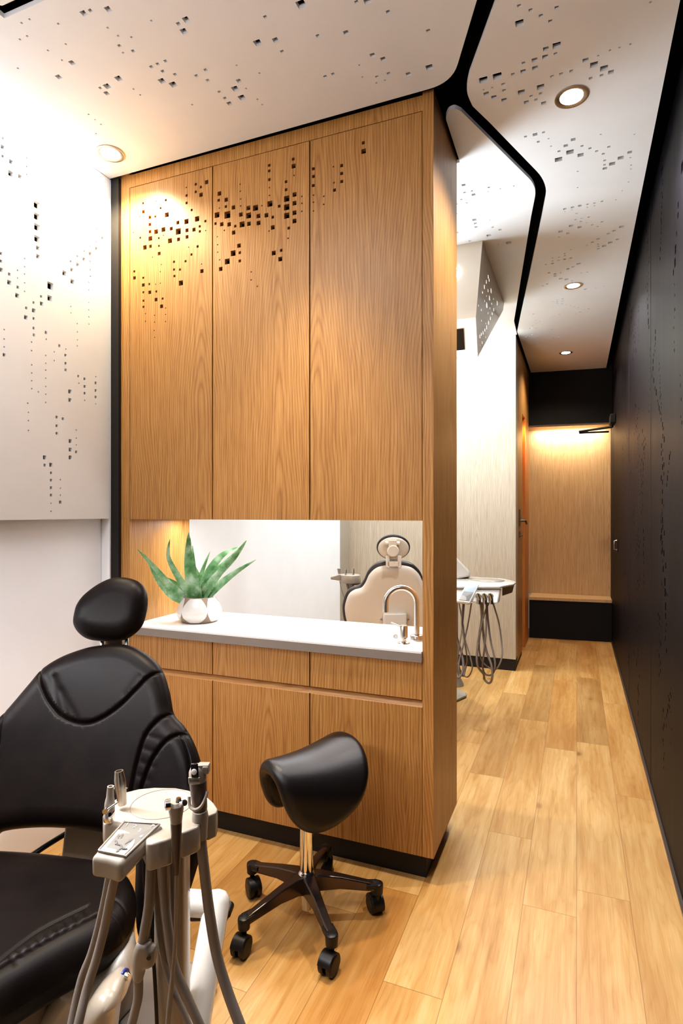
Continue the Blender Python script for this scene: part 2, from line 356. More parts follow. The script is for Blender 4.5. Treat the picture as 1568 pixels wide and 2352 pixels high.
M['key'] = plain('grey_keypad', '6B6864', .35, var=.03); M['keylt'] = plain('pale_keypad', 'A39C91', .35, var=.02); M['mark'] = plain('icon_grey', '5E574F', .5); M['markw'] = plain('numeral_white', 'E6E2DC', .5)
M['edge'] = plain('edge_shade_taupe', '8A8078', .35, var=.02); M['lamp'] = emit('lamp_glow', 'FFF4E4', 25); M['lamp2'] = emit('led_white', 'F2F8FF', 30); M['blue'] = emit('blue_led', '5060FF', 6); M['box_glow'] = emit('light_panel', 'F0F6FF', 5)  # edge: shade on the worktop front, put into a taupe colour
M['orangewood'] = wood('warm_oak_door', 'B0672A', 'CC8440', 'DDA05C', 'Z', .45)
M['bluering'] = plain('blue_ring', '2A3A8C', .3)

# ================================================================== SETTING
ZC = 3.05; XR = .36; XL = -2.145; XLP = -2.093; YC = 2.216; XE = -.512; YB = 2.683; XI = -1.993; YW = 5.494; XB = -.516; YF = 7.03
a = MB().box(-2.3, .45, -1.6, 7.6, -.06, 0).build('floor', M['floor'], smooth=False); struct(a, 'oak plank floor with knots', 'floor')
# --- ceiling panels with square perforations
CF = Frame((0,0,ZC), (1,0,0), (0,-1,0))           # normal points down
def cf(u, v): q = onZ(u, v, ZC); return (q.x, -q.y)
def ceil_holes(L, sc, ou, ov):
    out = []
    for x, y, w in L:
        u, v = ou+x/sc, ov+y/sc; q = onZ(u, v, ZC); dep = (q-CAMLOC).dot(FV); s = max(.007, (w/sc)*dep/FPX*.93); out.append(sq(q.x, -q.y, s))
    return out
HA = [(301,48,22),(325,38,14),(389,33,22),(78,83,6),(107,70,6),(210,86,7),(388,100,6),(425,129,6),(473,134,6),(430,165,13),(479,184,13),(545,75,5),(237,159,5),(173,182,6),(98,130,6),(72,142,6),(223,217,6),(65,246,6),(259,226,20),(211,277,20),(427,283,24),(386,311,24),(361,317,12),(384,336,18),(443,190,5),(481,321,5),(505,342,5),(670,71,24),(642,86,15),(662,113,24),(596,220,13),(568,231,13),(545,241,13),(586,257,13),(630,268,13),(583,292,24),(624,305,26),(707,273,13),(740,252,13),(748,289,13),(852,236,5),(790,331,12),(860,292,19),(847,320,25),(886,319,5),(871,352,25),(810,354,13),(826,373,18),(927,358,5),(944,377,5),(934,264,5),(692,377,6),(319,412,5),(342,431,5),(364,448,5),(346,481,5),(955,61,14),(1084,16,34),(928,155,28),(992,145,22),(1016,186,14),(1144,129,14),(1246,118,20),(1283,7,14),(1322,3,26),(1397,43,15),(1542,111,15),(1341,199,19),(1379,213,19),(1293,235,5),(1305,278,5),(1171,276,13),(1199,267,13),(1357,277,12),(1399,265,13),(1355,299,5),(1386,289,5),(1470,267,18),(1546,243,26)]
HB_ = [(598,35,24),(666,60,24),(820,45,24),(726,94,24),(600,138,50),(782,126,24),(1376,14,14),(756,290,34),(820,270,48),(752,337,34),(813,319,22),(689,356,34),(624,374,22),(692,403,34),(622,423,32),(561,440,22),(387,475,52),(469,452,54),(503,500,22),(438,519,9),(387,533,9),(404,556,32),(510,536,22),(449,576,32),(509,593,32),(612,547,42),(725,516,44),(669,570,20),(724,555,20),(641,606,30),(697,591,20),(743,611,30),(793,453,21),(846,438,21),(906,422,22),(991,357,34),(1041,384,46),(1101,405,46),(1086,447,22),(1142,427,34),(1021,464,22),(1066,330,12),(1136,298,12),(1192,282,12),(1257,262,12),(636,809,18),(692,797,28),(742,784,18),(711,840,18),(772,821,9),(787,866,9),(918,827,28),(874,863,26),(834,896,17),(899,901,44),(831,945,44),(962,918,36),(970,865,18),(1017,878,18),(1057,895,18),(1129,870,18),(1096,911,18),(1105,950,17),(1104,976,16),(1106,998,26),(1149,970,36),(1200,935,36),(1253,902,28),(1081,796,9),(1281,796,9),(1256,934,9),(1261,978,9),(1260,1001,9),(945,1015,8),(1246,1078,8),(944,1112,8),(1208,1130,8),(1171,1184,6),(869,1238,20),(914,1228,20),(958,1219,22),(1004,1210,14),(1044,1203,14),(1089,1193,15),(939,1264,13),(1002,1228,6),(1044,1219,6),(869,1253,6),(910,1243,6),(932,1301,13),(969,1294,13),(1011,1286,14),(964,1311,13),(1000,1320,13),(906,1338,26),(957,1346,26),(843,1372,26),(886,1382,19),(836,1404,11),(1031,1332,13),(1063,1341,11),(1089,1315,13),(1205,1344,28),(1161,1367,19),(1126,1385,19),(1065,1416,19),(1031,1435,18),(1180,1418,18),(1138,1437,26),(1101,1458,26),(1066,1446,10),(1067,1459,10),(1069,1473,17),(1000,1453,12),(868,1502,11),(868,1515,11),(867,1536,17),(904,1528,16),(905,1479,10),(830,1542,16),(796,1528,11),(796,1546,11),(795,1561,18),(757,1566,12),(834,1524,11),(950,1562,23),(917,1581,16),(887,1593,16),(775,1616,16),(811,1623,16),(811,1635,16),(843,1617,12),(845,1650,22),(878,1655,22),(912,1662,16),(967,1617,10),(1002,1612,10),(764,1682,14),(738,1693,14),(993,1714,20),(1053,1706,10),(1098,1695,10),(825,1775,14),(857,1770,14),(824,1787,12),(856,1783,12),(824,1797,12),(797,1787,10),(853,1800,12),(880,1806,12),(903,1812,12),(926,1816,12),(951,1820,12),(970,1826,10),(1010,1828,12),(984,1838,12),(960,1848,12),(936,1858,12),(683,1860,12),(836,1862,12),(808,1872,10),(788,1882,10),(700,1897,10),(720,1905,10),(703,1915,12),(680,1930,10),(666,1945,14),(700,1942,12),(793,1952,14),(637,1996,14),(672,1981,12),(805,2002,12),(830,1996,12),(708,2000,10),(705,2030,14)]
HCl = [(269,1096,24),(275,1140,16),(319,1131,14),(328,1153,24),(255,1182,14),(288,1202,14),(230,1208,14),(229,1266,14),(418,1110,15),(413,1135,7),(486,1118,6),(567,1101,8),(333,1302,26),(339,1323,19),(343,1345,19),(229,1378,20),(419,1395,26),(485,1361,19),(441,1346,14),(424,1303,7),(536,1438,32),(306,1427,16),(475,1447,6)]
def ext(p, q, Y):   # extrapolate the line p->q (2D, y=-Y) to world Y
    t = (-Y-p[1])/(q[1]-p[1]); return (p[0]+(q[0]-p[0])*t, -Y)
def rnd(p0, p1, p2, r, n=8):   # fillet corner p1
    a_, b_, c_ = Vector(p0), Vector(p1), Vector(p2); d1 = (a_-b_).normalized(); d2 = (c_-b_).normalized()
    s = b_+d1*r; e = b_+d2*r; return [tuple((1-t)**2*s+2*t*(1-t)*b_+t*t*e) for t in [i/n for i in range(n+1)]]
a0, a1 = cf(1059,120), cf(1095,0); corner = (a0[0]+(a0[0]-a1[0])/(a0[1]-a1[1])*(-2.18-a0[1]), -2.18)
arear = ext(a0, a1, -1.5)
pa = [(XLP+.002, 1.5), (XLP+.002, -2.19), (-2.04, -2.19)] + rnd((-2.04,-2.18), corner, arear, .09) + [arear]
tvA = [(-1.73,-1.35),(-1.08,-1.35),(-1.08,-.15),(-1.73,-.15)]
m = MB(); sheet(m, CF, pa, ceil_holes(HA, 1.568, 0, 0)+[tvA], .016)
struct(m.build('ceiling', M['white'], smooth=False), 'white perforated ceiling panel over the near treatment bay', 'ceiling')
b0, b1 = cf(1096,120), cf(1140,0)
bl = [cf(1077,172),cf(1072,200),cf(1074.5,220),cf(1085,244)]
pb = [(.30, 1.5), ext(b0, b1, -1.5), b0] + spline(bl, 4, False) + [cf(1124,281.6)] + rnd(cf(1124,281.6), cf(1259,421), cf(1243.5,500), .14) + [cf(1243.5,500), cf(1187.6,762), (-.493,-7.05), (.30,-7.19)]
m = MB(); sheet(m, CF, pb, ceil_holes(HB_, 2.579, 960, 0), .016)
struct(m.build('ceiling', M['white'], smooth=False), 'white perforated ceiling panel over the corridor', 'ceiling')
pc = [(XL,-2.70),(-.50,-2.69)] + rnd((-.50,-2.69), (-.50,-2.25), cf(1057,254.5), .06)[:] 
pc = [(XL,-2.70),(-.50,-2.69),cf(1024,275)] + spline([cf(1024,268),cf(1030,255.5),cf(1044,249.5),cf(1059,256)], 4, False) + [cf(1124,320)] + rnd(cf(1124,320), cf(1233,428), cf(1218.8,500), .10) + [cf(1218.8,500), cf(1180,738), (-.505,-5.49), (XL,-5.49)]
tvC = [(-1.55,-3.50),(-.503,-3.50),(-.503,-4.69),(-1.55,-4.69)]
m = MB(); sheet(m, CF, pc, ceil_holes(HCl, 2.579, 960, 0)+[tvC], .016)
struct(m.build('ceiling', M['white'], smooth=False), 'white perforated ceiling panel over the far treatment bay', 'ceiling')
m = MB().box(-2.3, .45, -1.6, 7.6, 3.26, 3.32).box(-2.3,.45,-1.6,-1.52,3.07,3.26).box(-2.3,-2.2,-1.52,7.6,3.06,3.26).box(.42,.45,-1.6,7.6,3.0,3.26).box(-2.2,.42,7.5,7.6,3.0,3.26); struct(m.build('ceiling', M['felt'], smooth=False), 'black ceiling void seen through the slots', 'ceiling')
# thin black liners hanging in the slots between the panels
def strip(pts2, w, z0, z1, name='trim_1', mat='black', label='black liner inside the ceiling slot'):
    m = MB(); n = len(pts2); q = [Vector((x, -y)) for x, y in pts2]; L = []; R_ = []
    for i in range(n):
        t = (q[min(i+1,n-1)]-q[max(i-1,0)]).normalized(); nn = Vector((-t.y, t.x)); L.append(q[i]+nn*w/2); R_.append(q[i]-nn*w/2)
    vs = []
    for l_, r_ in zip(L, R_): vs += [(l_.x,l_.y,z0),(r_.x,r_.y,z0),(r_.x,r_.y,z1),(l_.x,l_.y,z1)]
    fs = [(4*i+k, 4*i+(k+1)%4, 4*i+4+(k+1)%4, 4*i+4+k) for i in range(n-1) for k in range(4)]+[(0,1,2,3),(4*n-4,4*n-3,4*n-2,4*n-1)]
    m.add(vs, fs); return struct(m.build(name, M[mat], ang=60), label, 'trim')
def ofs(pts, d):
    q = [Vector(p_) for p_ in pts]; out = []
    for i in range(len(q)):
        t = (q[min(i+1,len(q)-1)]-q[max(i-1,0)]).normalized(); out.append(tuple(q[i]+Vector((-t.y, t.x))*d))
    return out
edgeB = pb[1:-2]
strip(ofs(edgeB, .012), .008, 3.075, 3.25, 'trim_1'); strip(ofs(edgeB[:], .075), .006, 3.11, 3.24, 'trim_2')
# --- left wall of near bay: recessed lower wall + proud perforated panel above
m = MB().box(-2.25, XL, -1.5, 2.19, 0, 3.2).box(-2.25, XLP, 2.192, 2.25, 0, 3.05)
struct(m.build('wall_left', M['whitewall'], smooth=False), 'white painted left wall behind the near chair')
HL = [(235,197,52),(235,270,50),(236,338,48),(236,412,46),(241,470,30),(242,524,30),(6,505,22),(6,553,22),(6,608,32),(60,636,22),(59,689,32),(114,719,22),(110,772,32),(112,611,8),(112,661,8),(157,536,8),(157,588,8),(157,635,8),(157,691,8),(157,745,8),(656,232,18),(654,272,20),(654,320,20),(654,363,20),(652,406,26),(621,213,6),(621,261,6),(621,298,7),(618,349,26),(617,389,18),(613,433,18),(613,473,26),(573,462,16),(574,507,28),(573,555,16),(574,608,16),(575,648,16),(565,687,7),(564,736,7),(564,816,7),(564,863,7),(565,907,7),(565,953,7),(536,490,16),(534,541,26),(492,522,16),(494,575,27),(451,555,17),(457,608,26),(410,630,36),(461,683,34),(457,322,6),(321,711,52),(317,789,40),(262,778,18),(265,824,28),(214,817,18),(215,867,30),(168,851,20),(165,911,30),(215,918,20),(215,979,20),(216,1022,20),(201,1067,8),(201,1122,8),(202,1212,8),(202,1264,8),(202,1313,8),(202,1364,8),(244,1384,7),(293,1007,22),(294,1049,8),(291,1152,8),(291,1202,8),(291,1246,8),(291,1297,8),(291,1350,8),(291,1399,8),(291,1451,8),(345,1130,7),(345,1185,7),(378,1091,20),(419,1112,7),(417,1151,20),(418,1203,20),(418,1245,20),(451,841,7),(451,882,7),(491,950,7),(492,1003,7),(492,1053,7),(492,1092,7),(498,1284,18),(502,1329,7),(538,1302,20),(539,1350,20),(539,1393,20),(539,1437,7),(609,1287,6),(609,1328,20),(609,1376,20),(609,1417,20),(609,1460,7),(445,1382,30),(445,1436,28),(27,988,8),(27,1048,8),(27,1098,8),(27,1149,24),(177,1456,7),(181,1514,7),(181,1566,7),(181,1629,8),(361,1545,20),(400,1555,20),(361,1600,20),(361,1648,20),(447,1697,28),(447,1751,28),(447,1801,28),(485,1626,7),(485,1678,7),(485,1721,7),(485,1766,20),(284,1801,30),(285,1850,20),(324,1848,28),(325,1899,18),(325,1946,20),(325,1993,20),(325,2040,20),(324,2092,7),(324,2143,8),(384,1942,7),(384,1996,7),(384,2040,7),(384,2085,22)]
HL2 = [(11,498,10),(10,530,16),(10,563,10),(40,583,16),(96,569,8),(96,600,8),(97,629,8),(39,626,22),(72,636,16)]
LF = Frame((XLP,0,0), (0,1,0), (0,0,1))            # normal +X
hl = []
for x, y, w in HL:
    q = onX(x/2.7675, 400+y/2.7675, XLP); hl.append(sq(q.y, q.z, max(.006, w/2.7675*(q-CAMLOC).dot(FV)/FPX*.88)))
for x, y, w in HL2:
    q = onX(x/1.568, y/1.568, XLP); hl.append(sq(q.y, q.z, w/1.568*(q-CAMLOC).dot(FV)/FPX*.9))
m = MB(); sheet(m, LF, [(-1.5,1.41),(2.19,1.41),(2.19,ZC),(-1.5,ZC)], hl, .018)
wlp = m.build('wall_left', M['whitewall'], smooth=False); struct(wlp, 'white upper wall panel pierced with square holes')
m = MB().box(-2.128, -2.122, -1.49, 2.185, 1.43, 3.04); m.build('backing', M['black'], wlp, smooth=False)['kind'] = 'structure'  # black sheet added behind the panel so its holes look dark
m = MB().box(XLP, -2.046, 2.20, 2.26, 0, 3.05); struct(m.build('trim_3', M['toe'], smooth=False), 'black vertical strip between left wall and cabinet', 'trim')
# --- left wall of far bay and its cream corner trim
m = MB().box(-2.25, XL, 2.26, 5.60, 0, 3.2); struct(m.build('wall_left', M['whitewall'], smooth=False), 'white left wall of the far bay seen through the opening')
m = MB().box(XL, XL+.012, 5.27, 5.482, 0, 3.04); struct(m.build('trim_4', M['plastic'], smooth=False), 'cream corner trim beside the pale wood wall', 'trim')
# --- pale wood block
def part_box(name, mat, par, *b, **k): return MB().box(*b).build(name, mat, par, **k)
m = MB().box(XL, XB, YW, 5.66, .105, 3.05); struct(m.build('wall_back', M['pale'], smooth=False), 'pale wood grain wall at the back of the far bay')
m = MB().box(XL, XB-.003, YW+.006, 5.66, 0, .104); struct(m.build('baseboard_back', M['toe'], smooth=False), 'black plinth under the pale wood wall', 'baseboard')
m = MB().box(-.62, XB, 5.66, 6.16, .05, 3.05); cw = m.build('door_2', M['oak'], smooth=False); struct(cw, 'oak corridor door past the far bay with a dark lever handle', 'door')
m = MB().box(-.62, XB-.004, 5.66, 6.15, 0, .05); struct(m.build('baseboard_corridor', M['toe'], smooth=False), 'black plinth of the oak corridor wall', 'baseboard')
# door leaf in the recess after it, jamb, and lever set
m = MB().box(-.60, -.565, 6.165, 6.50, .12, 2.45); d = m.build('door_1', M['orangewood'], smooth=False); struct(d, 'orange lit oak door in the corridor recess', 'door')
for z in (.35, 1.25, 2.25): MB().box(-.565, -.556, 6.47, 6.495, z-.05, z+.05).build('hinge', M['steel'], d, smooth=False)
m = MB().box(-.60, -.57, 6.165, 6.50, 0, .118); struct(m.build('baseboard_recess', M['toe'], smooth=False), 'black strip under the recessed door', 'baseboard')
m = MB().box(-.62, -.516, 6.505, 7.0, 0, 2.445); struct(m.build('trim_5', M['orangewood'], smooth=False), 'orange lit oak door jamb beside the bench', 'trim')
m = MB().box(-.62, -.516, 6.165, 7.03, 2.4455, 3.05).box(-.70,-.625,6.1,7.1,0,3.05); struct(m.build('wall_recess', M['oak'], smooth=False), 'oak panel above the corridor door')
lv = cw
q1 = onX(1192.5, 1180, XB); 
MB().box(XB, XB+.008, q1.y-.04, q1.y+.05, 1.31, 1.47).build('handle_plate', M['grip'], lv, bevel=.002)
MB().tube([(XB+.004,q1.y,1.36),(XB+.05,q1.y,1.36),(XB+.055,q1.y+.02,1.358),(XB+.055,q1.y+.13,1.33)], .010).build('lever', M['grip'], lv)
MB().box(XB, XB+.008, q1.y-.035, q1.y+.045, 1.20, 1.26).lathe((XB+.004,q1.y,1.215),(1,0,0),[(0,.006),(.03,.006)]).build('lock_plate', M['grip'], lv, bevel=.001)
# --- far end: header, recessed oak panel, bench
m = MB().hexa([(-.62,7.03,2.445),(XR,7.13,2.445),(XR,7.19,2.445),(-.62,7.09,2.445)], [(-.62,7.03,3.2),(XR,7.13,3.2),(XR,7.19,3.2),(-.62,7.09,3.2)])
struct(m.build('wall_far', M['black'], smooth=False), 'black header wall above the bench recess')
m = MB().hexa([(-.62,7.09,2.43),(XR,7.19,2.43),(XR,7.52,2.43),(-.62,7.52,2.43)], [(-.62,7.09,2.44),(XR,7.19,2.44),(XR,7.52,2.44),(-.62,7.52,2.44)]); struct(m.build('trim_6', M['bench_oak'], smooth=False), 'oak soffit of the bench recess', 'trim')
m = MB().box(-.62, .45, 7.42, 7.5, .46, 2.43); struct(m.build('wall_far', M['bench_oak'], smooth=False), 'oak panelled wall behind the bench')
bn = thing('bench', (-.08, 7.25, 0), 'black bench with oak seat board at the corridor end', 'bench')
MB().hexa([(-.512,7.03,0),(XR-.003,7.12,0),(XR-.003,7.415,0),(-.512,7.415,0)], [(-.512,7.03,.435),(XR-.003,7.12,.435),(XR-.003,7.415,.435),(-.512,7.415,.435)]).build('base', M['black'], bn, smooth=False)
MB().hexa([(-.512,7.02,.436),(XR-.003,7.11,.436),(XR-.003,7.415,.436),(-.512,7.415,.436)], [(-.512,7.02,.468),(XR-.003,7.11,.468),(XR-.003,7.415,.468),(-.512,7.415,.468)]).build('seat_board', M['bench_oak'], bn, smooth=False)
# --- black perforated corridor wall
RF = Frame((XR,0,0), (0,-1,0), (0,0,1))            # normal -X
hr = []
def slot(u, v, hpx):
    q = onX(u, v, XR); dep = (q-CAMLOC).dot(FV); s = max(.008, min(.05, hpx*dep/FPX)); hr.append([( -q.y-s*.45, q.z-s/2), (-q.y+s*.45, q.z-s/2), (-q.y+s*.45, q.z+s/2), (-q.y-s*.45, q.z+s/2)])
cols = [(1488,478,1486,700,26,5),(1479,500,1488,560,10,6),(1518,330,1522,430,12,9),(1549,205,1549,250,3,5),(1567,380,1566,410,2,20),(1521,440,1515,600,14,8),(1558,470,1546,640,9,17),(1548,650,1548,830,7,8),(1487,700,1489,760,4,12),
 (1450,700,1456,830,34,6),(1458,740,1460,820,12,5),(1466,700,1466,790,7,5),(1493,800,1490,960,9,6),(1506,760,1498,860,12,9),(1497,860,1524,990,14,12),(1513,830,1518,960,14,6),(1522,985,1520,1180,18,11),(1538,1040,1530,1120,10,11),(1561,850,1565,1000,5,7),
 (1455,930,1460,1000,18,5),(1440,960,1450,1120,30,5),(1463,930,1466,1140,36,6),(1478,990,1475,1180,26,8),(1482,1020,1471,1060,10,7),(1428,1000,1436,1130,26,5),(1425,1130,1421,1250,12,5),(1456,1170,1468,1260,18,7),(1470,1060,1477,1185,8,10),
 (1520,1180,1526,1310,22,12),(1517,1180,1519,1290,8,14),(1432,1240,1434,1330,20,5),(1462,1210,1466,1340,18,7),(1477,1215,1478,1360,14,9),(1441,1310,1443,1470,10,6),(1526,1320,1528,1400,6,16),(1520,1340,1532,1370,8,9),
 (1464,1330,1465,1560,20,8),(1514,1410,1513,1560,22,9),(1528,1410,1529,1500,8,12),(1434,1370,1433,1430,5,6),(1541,1580,1525,1680,16,10),(1523,1630,1524,1770,9,9),(1541,1600,1540,1740,4,8),(1465,1570,1466,1660,12,7),(1443,1480,1442,1540,5,6),(1456,1480,1456,1560,7,5)]
for u0, v0, u1, v1, n, hh in cols:
    for k in range(n):
        t = (k+random.random()*.6)/n; slot(u0+(u1-u0)*t+random.choice((-2.2,0,0,2.2))*(1.4 if n > 15 else .5), v0+(v1-v0)*t, hh*random.choice((.6,.8,1,1.2)))
m = MB(); sheet(m, RF, [(1.5,.012),(1.5,3.12),(-7.42,3.12),(-7.42,.012)], hr, .012)
ys = [3.02, 4.05, 5.2]
wr = m.build('wall_right', M['blackwood'], smooth=False); struct(wr, 'black stained wood corridor wall pierced with small slots')
m = MB().box(XR+.016, XR+.05, -1.5, 7.45, 0, 3.26); m.build('backing', M['black'], wr, smooth=False)['kind'] = 'structure'
m = MB()
for u in (1494, 1444, 1409): y = onX(u, 1177, XR).y; m.box(XR-.0012, XR+.002, y-.0025, y+.0025, .012, 3.1)
m.build('panel_joint', M['black'], wr, smooth=False)['kind'] = 'structure'
m = MB().box(XR-.012, XR+.01, -1.5, 7.11, 0, .0115); struct(m.build('baseboard_right', M['grip'], smooth=False), 'thin dark floor trim along the black wall', 'baseboard')
# door closer and pull
q = onX(1412, 965, XR); dc = thing('door_closer', (XR, q.y, q.z), 'black door closer with folded arm high on the black wall', 'door closer')
MB().box(XR-.05, XR, q.y-.12, q.y+.12, q.z-.04, q.z+.05).build('body', M['black'], dc, bevel=.006)
MB().tube([(XR-.03,q.y-.02,q.z-.045),(XR-.03,q.y-.02,q.z-.075)], .014).tube([(XR-.03,q.y-.02,q.z-.07),(XR-.34,q.y+.12,q.z-.085)], .012).tube([(XR-.34,q.y+.12,q.z-.098),(XR-.05,q.y+.20,q.z-.09)], .010).build('arm', M['black'], dc)
q = onX(1418, 1252, XR); dp = thing('door_pull', (XR, q.y, q.z), 'small black recessed pull on the black wall', 'handle')
MB().box(XR-.006, XR, q.y-.045, q.y+.045, q.z-.065, q.z+.065).build('plate', M['black'], dp, bevel=.002)
MB().tube([(XR-.004,q.y,q.z-.045),(XR-.03,q.y,q.z-.04),(XR-.03,q.y,q.z+.04),(XR-.004,q.y,q.z+.045)], .006).build('grip', M['steel'], dp)

# ================================================================== CABINETRY
HD1 = [(790,291,14),(915,248,30),(982,284,30),(1059,219,48),(915,347,30),(984,386,48),(793,396,29),(794,495,30),(395,470,12),(521,457,27),(222,497,26),(452,562,27),(861,587,29),(225,610,38),(178,678,10),(534,650,57),(310,683,38),(382,674,26),(310,778,38),(679,753,43),(792,739,60),(932,704,62),(1042,734,30),(967,803,30),(93,884,10),(311,872,38),(392,873,55),(488,845,55),(592,833,43),(684,870,73),(799,855,45),(891,846,46),(968,869,30),(1045,858,14),(183,954,25),(316,963,55),(427,958,25),(488,920,11),(575,992,58),(687,974,44),(800,941,43),(245,1080,54),(318,1065,40),(430,1060,25),(821,1077,13),(939,1068,30),(433,1161,42),(346,1209,11),(858,1174,29),(461,1306,11),(628,1270,28),(780,1262,28),(991,1299,14),(105,1397,27),(447,1400,10),(628,1372,28),(707,1372,28),(996,1392,46),(108,1482,40),(223,1481,26),(633,1458,29),(223,1576,40),(302,1564,26),(386,1567,11),(448,1553,11),(718,1549,60),(224,1672,26),(308,1672,41),(395,1661,26),(225,1783,26),(391,1768,42),(478,1755,27),(225,1864,26),(464,1857,44),(518,1880,12),(251,1951,11),(373,1975,12),(518,1964,12),(251,2054,11),(373,2065,12),(518,2056,12),(367,2175,11),(374,2265,13)]
HD2 = [(98,596,36),(162,655,35),(91,660,24),(159,720,24),(97,734,10),(230,728,35),(75,799,47),(173,798,60),(61,881,23),(120,887,34),(190,888,35),(145,945,12),(233,966,35),(248,905,24),(78,1005,10),(81,1081,11),(82,1152,11),(100,1225,11),(110,1311,35),(172,1240,48),(228,1162,48),(283,1090,36),(291,1157,24),(291,1235,25),(294,508,11),(295,574,11),(298,648,12),(298,714,12),(301,795,36),(372,733,37),(375,804,49),(313,888,49),(377,883,36),(440,732,49),(467,809,37),(468,875,37),(500,711,12),(543,802,37),(576,693,50),(570,329,24),(570,381,24),(571,464,25),(571,541,12),(572,614,12),(603,820,25),(603,917,37),(568,952,12),(612,1160,38),(684,1134,25),(674,1217,38),(664,716,25),(729,484,25),(729,560,25),(735,645,51),(735,725,51),(736,805,50),(755,923,25),(748,1020,12),(797,270,26),(800,336,38),(805,424,12),(809,605,38),(809,687,38),(809,778,38),(809,856,38),(879,623,12),(879,688,12),(879,765,12),(399,1339,11),(398,1415,11),(457,1476,11),
 (988,362,26),(989,434,26),(987,520,26),(988,612,12),(988,679,12),(988,762,12),(1086,622,13),(1086,699,13),(1178,342,12),(1184,493,13),(1188,563,27),(1256,331,28),(1256,406,27),(1257,482,27),(1461,115,27),(1464,195,42)]
CFR = Frame((0,YC,0), (1,0,0), (0,0,1))            # normal -Y
hd = []
for L, sc, ou, ov in ((HD1, 5.738, 290, 380), (HD2, 4.126, 480, 300)):
    for x, y, w in L:
        q = onY(ou+x/sc, ov+y/sc, YC); hd.append(sq(q.x, q.z, max(.005, w/sc*(q-CAMLOC).dot(FV)/FPX*1.08)))
sx = [XI, -1.521, -1.039, -.556]
wc = thing('tall_cabinet', (-1.28, 2.45, 1.41), 'tall oak wall cabinet with three doors pierced by square holes', 'cabinet')
MB().box(-2.045, XI, YC, YB, 1.413, 3.073).box(XI, -.556, YC, YC+.03, 3.0, 3.060).box(XI, -.556, YC+.03, YB, 3.04, 3.06).build('frame', M['oak'], wc, smooth=False)
MB().box(XI+.001, -.557, YC+.022, YB, 1.412, 1.43).box(XI+.001, -.557, YB-.012, YB, 1.43, 3.04).build('carcass', M['oak'], wc, smooth=False)
MB().box(XI+.002, -.558, YC+.07, YC+.074, 1.5, 3.0).build('lining', M['black'], wc, smooth=False)
for i in range(3):
    m = MB(); g = .003; sheet(m, CFR, [(sx[i]+g,1.408),(sx[i+1]-g,1.408),(sx[i+1]-g,2.997),(sx[i]+g,2.997)], hd, .02)
    m.build('door', M['oak'], wc, smooth=False)
MB().box(-1.95, -.6, 2.60, 2.63, 1.404, 1.4115).build('light_strip', M['box_glow'], wc, smooth=False)
ep = thing('end_panel', (-.53, 2.45, .1), 'full height oak end panel at the corridor corner of the cabinets', 'panel')
MB().box(-.556, XE, YC-.003, 2.68, .1045, 3.071).build('board', M['oak'], ep, bevel=.001, smooth=False)
MB().box(-.556, XE-.039, YC+.04, 2.66, 0, .1042).build('plinth', M['toe'], ep, smooth=False)
sp = thing('side_panel', (-2.02, 2.45, 0), 'oak side panel left of the worktop beside the aloe', 'panel')
MB().box(-2.045, XI-.0005, YC, YB, .1, 1.4125).build('board', M['oak'], sp, smooth=False)
bc = thing('base_cabinet', (-1.28, 2.45, 0), 'oak base cabinet with three drawers over three doors on a black plinth', 'cabinet')
MB().box(XI, -.5565, YC+.035, YC+.045, .1, .857).box(XI, -.5565, YB-.012, YB, .1, .857).box(XI, XI+.016, YC+.046, YB-.013, .1, .857).box(-.572, -.5565, YC+.046, YB-.013, .1, .857).box(XI+.017, -.573, YC+.046, YB-.013, .1, .116).build('carcass', M['oak'], bc, smooth=False)
MB().box(-2.045, -.5565, 2.256, YB-.01, 0, .0995).build('plinth', M['toe'], bc, smooth=False)
MB().hexa([(XI,YC+.004,.682),(-.557,YC+.004,.682),(-.557,YC+.034,.682),(XI,YC+.034,.682)], [(XI,YC+.030,.713),(-.557,YC+.030,.713),(-.557,YC+.034,.713),(XI,YC+.034,.713)]).build('finger_groove', M['oakx'], bc, smooth=False)
for i in range(3):
    g = .0026
    MB().box(sx[i]+g, sx[i+1]-g, YC, YC+.022, .711, .856).build('drawer', M['oak'], bc, smooth=False, bevel=.0008)
    MB().box(sx[i]+g, sx[i+1]-g, YC, YC+.022, .103, .682).build('door', M['oak'], bc, smooth=False, bevel=.0008)
# worktop with sunk basin
BX, BY, BA, BBy = -.80, 2.43, .19, .15
WF = Frame((0,0,.901), (1,0,0), (0,1,0))
el = [(BX+BA*math.cos(t)*(1), BY+BBy*math.sin(t)) for t in [2*PI*i/48 for i in range(48)]]
wt = thing('worktop', (-1.28, 2.45, .86), 'white solid surface worktop with an integrated sink', 'worktop')
m = MB(); sheet(m, WF, [(XI+.0005,YC-.012),(-.5565,YC-.012),(-.5565,YB),(XI+.0005,YB)], [el], .042); m.build('slab', M['solid'], wt, bevel=.003, ang=30); MB().box(XI+.001, -.557, YC-.0145, YC-.0121, .859, .894).build('front_edge_shade', M['edge'], wt, smooth=False)['label'] = 'taupe strip painting shade on the front edge'  # thin darker strip paints the shade on the white slab's front
m = MB(); n = 48; vs = []; rr = [(1,.0),(.985,-.012),(.96,-.03),(.85,-.065),(.6,-.09),(.3,-.1),(.06,-.104)]
for k, dz in rr: vs += [(BX+BA*k*math.cos(2*PI*i/n), BY+BBy*k*math.sin(2*PI*i/n), .901+dz) for i in range(n)]
m.add(vs, [(j*n+i, j*n+(i+1)%n, (j+1)*n+(i+1)%n, (j+1)*n+i) for j in range(len(rr)-1) for i in range(n)]+[tuple((len(rr)-1)*n+i for i in range(n))])
m.build('basin', M['solid'], wt, ang=60)
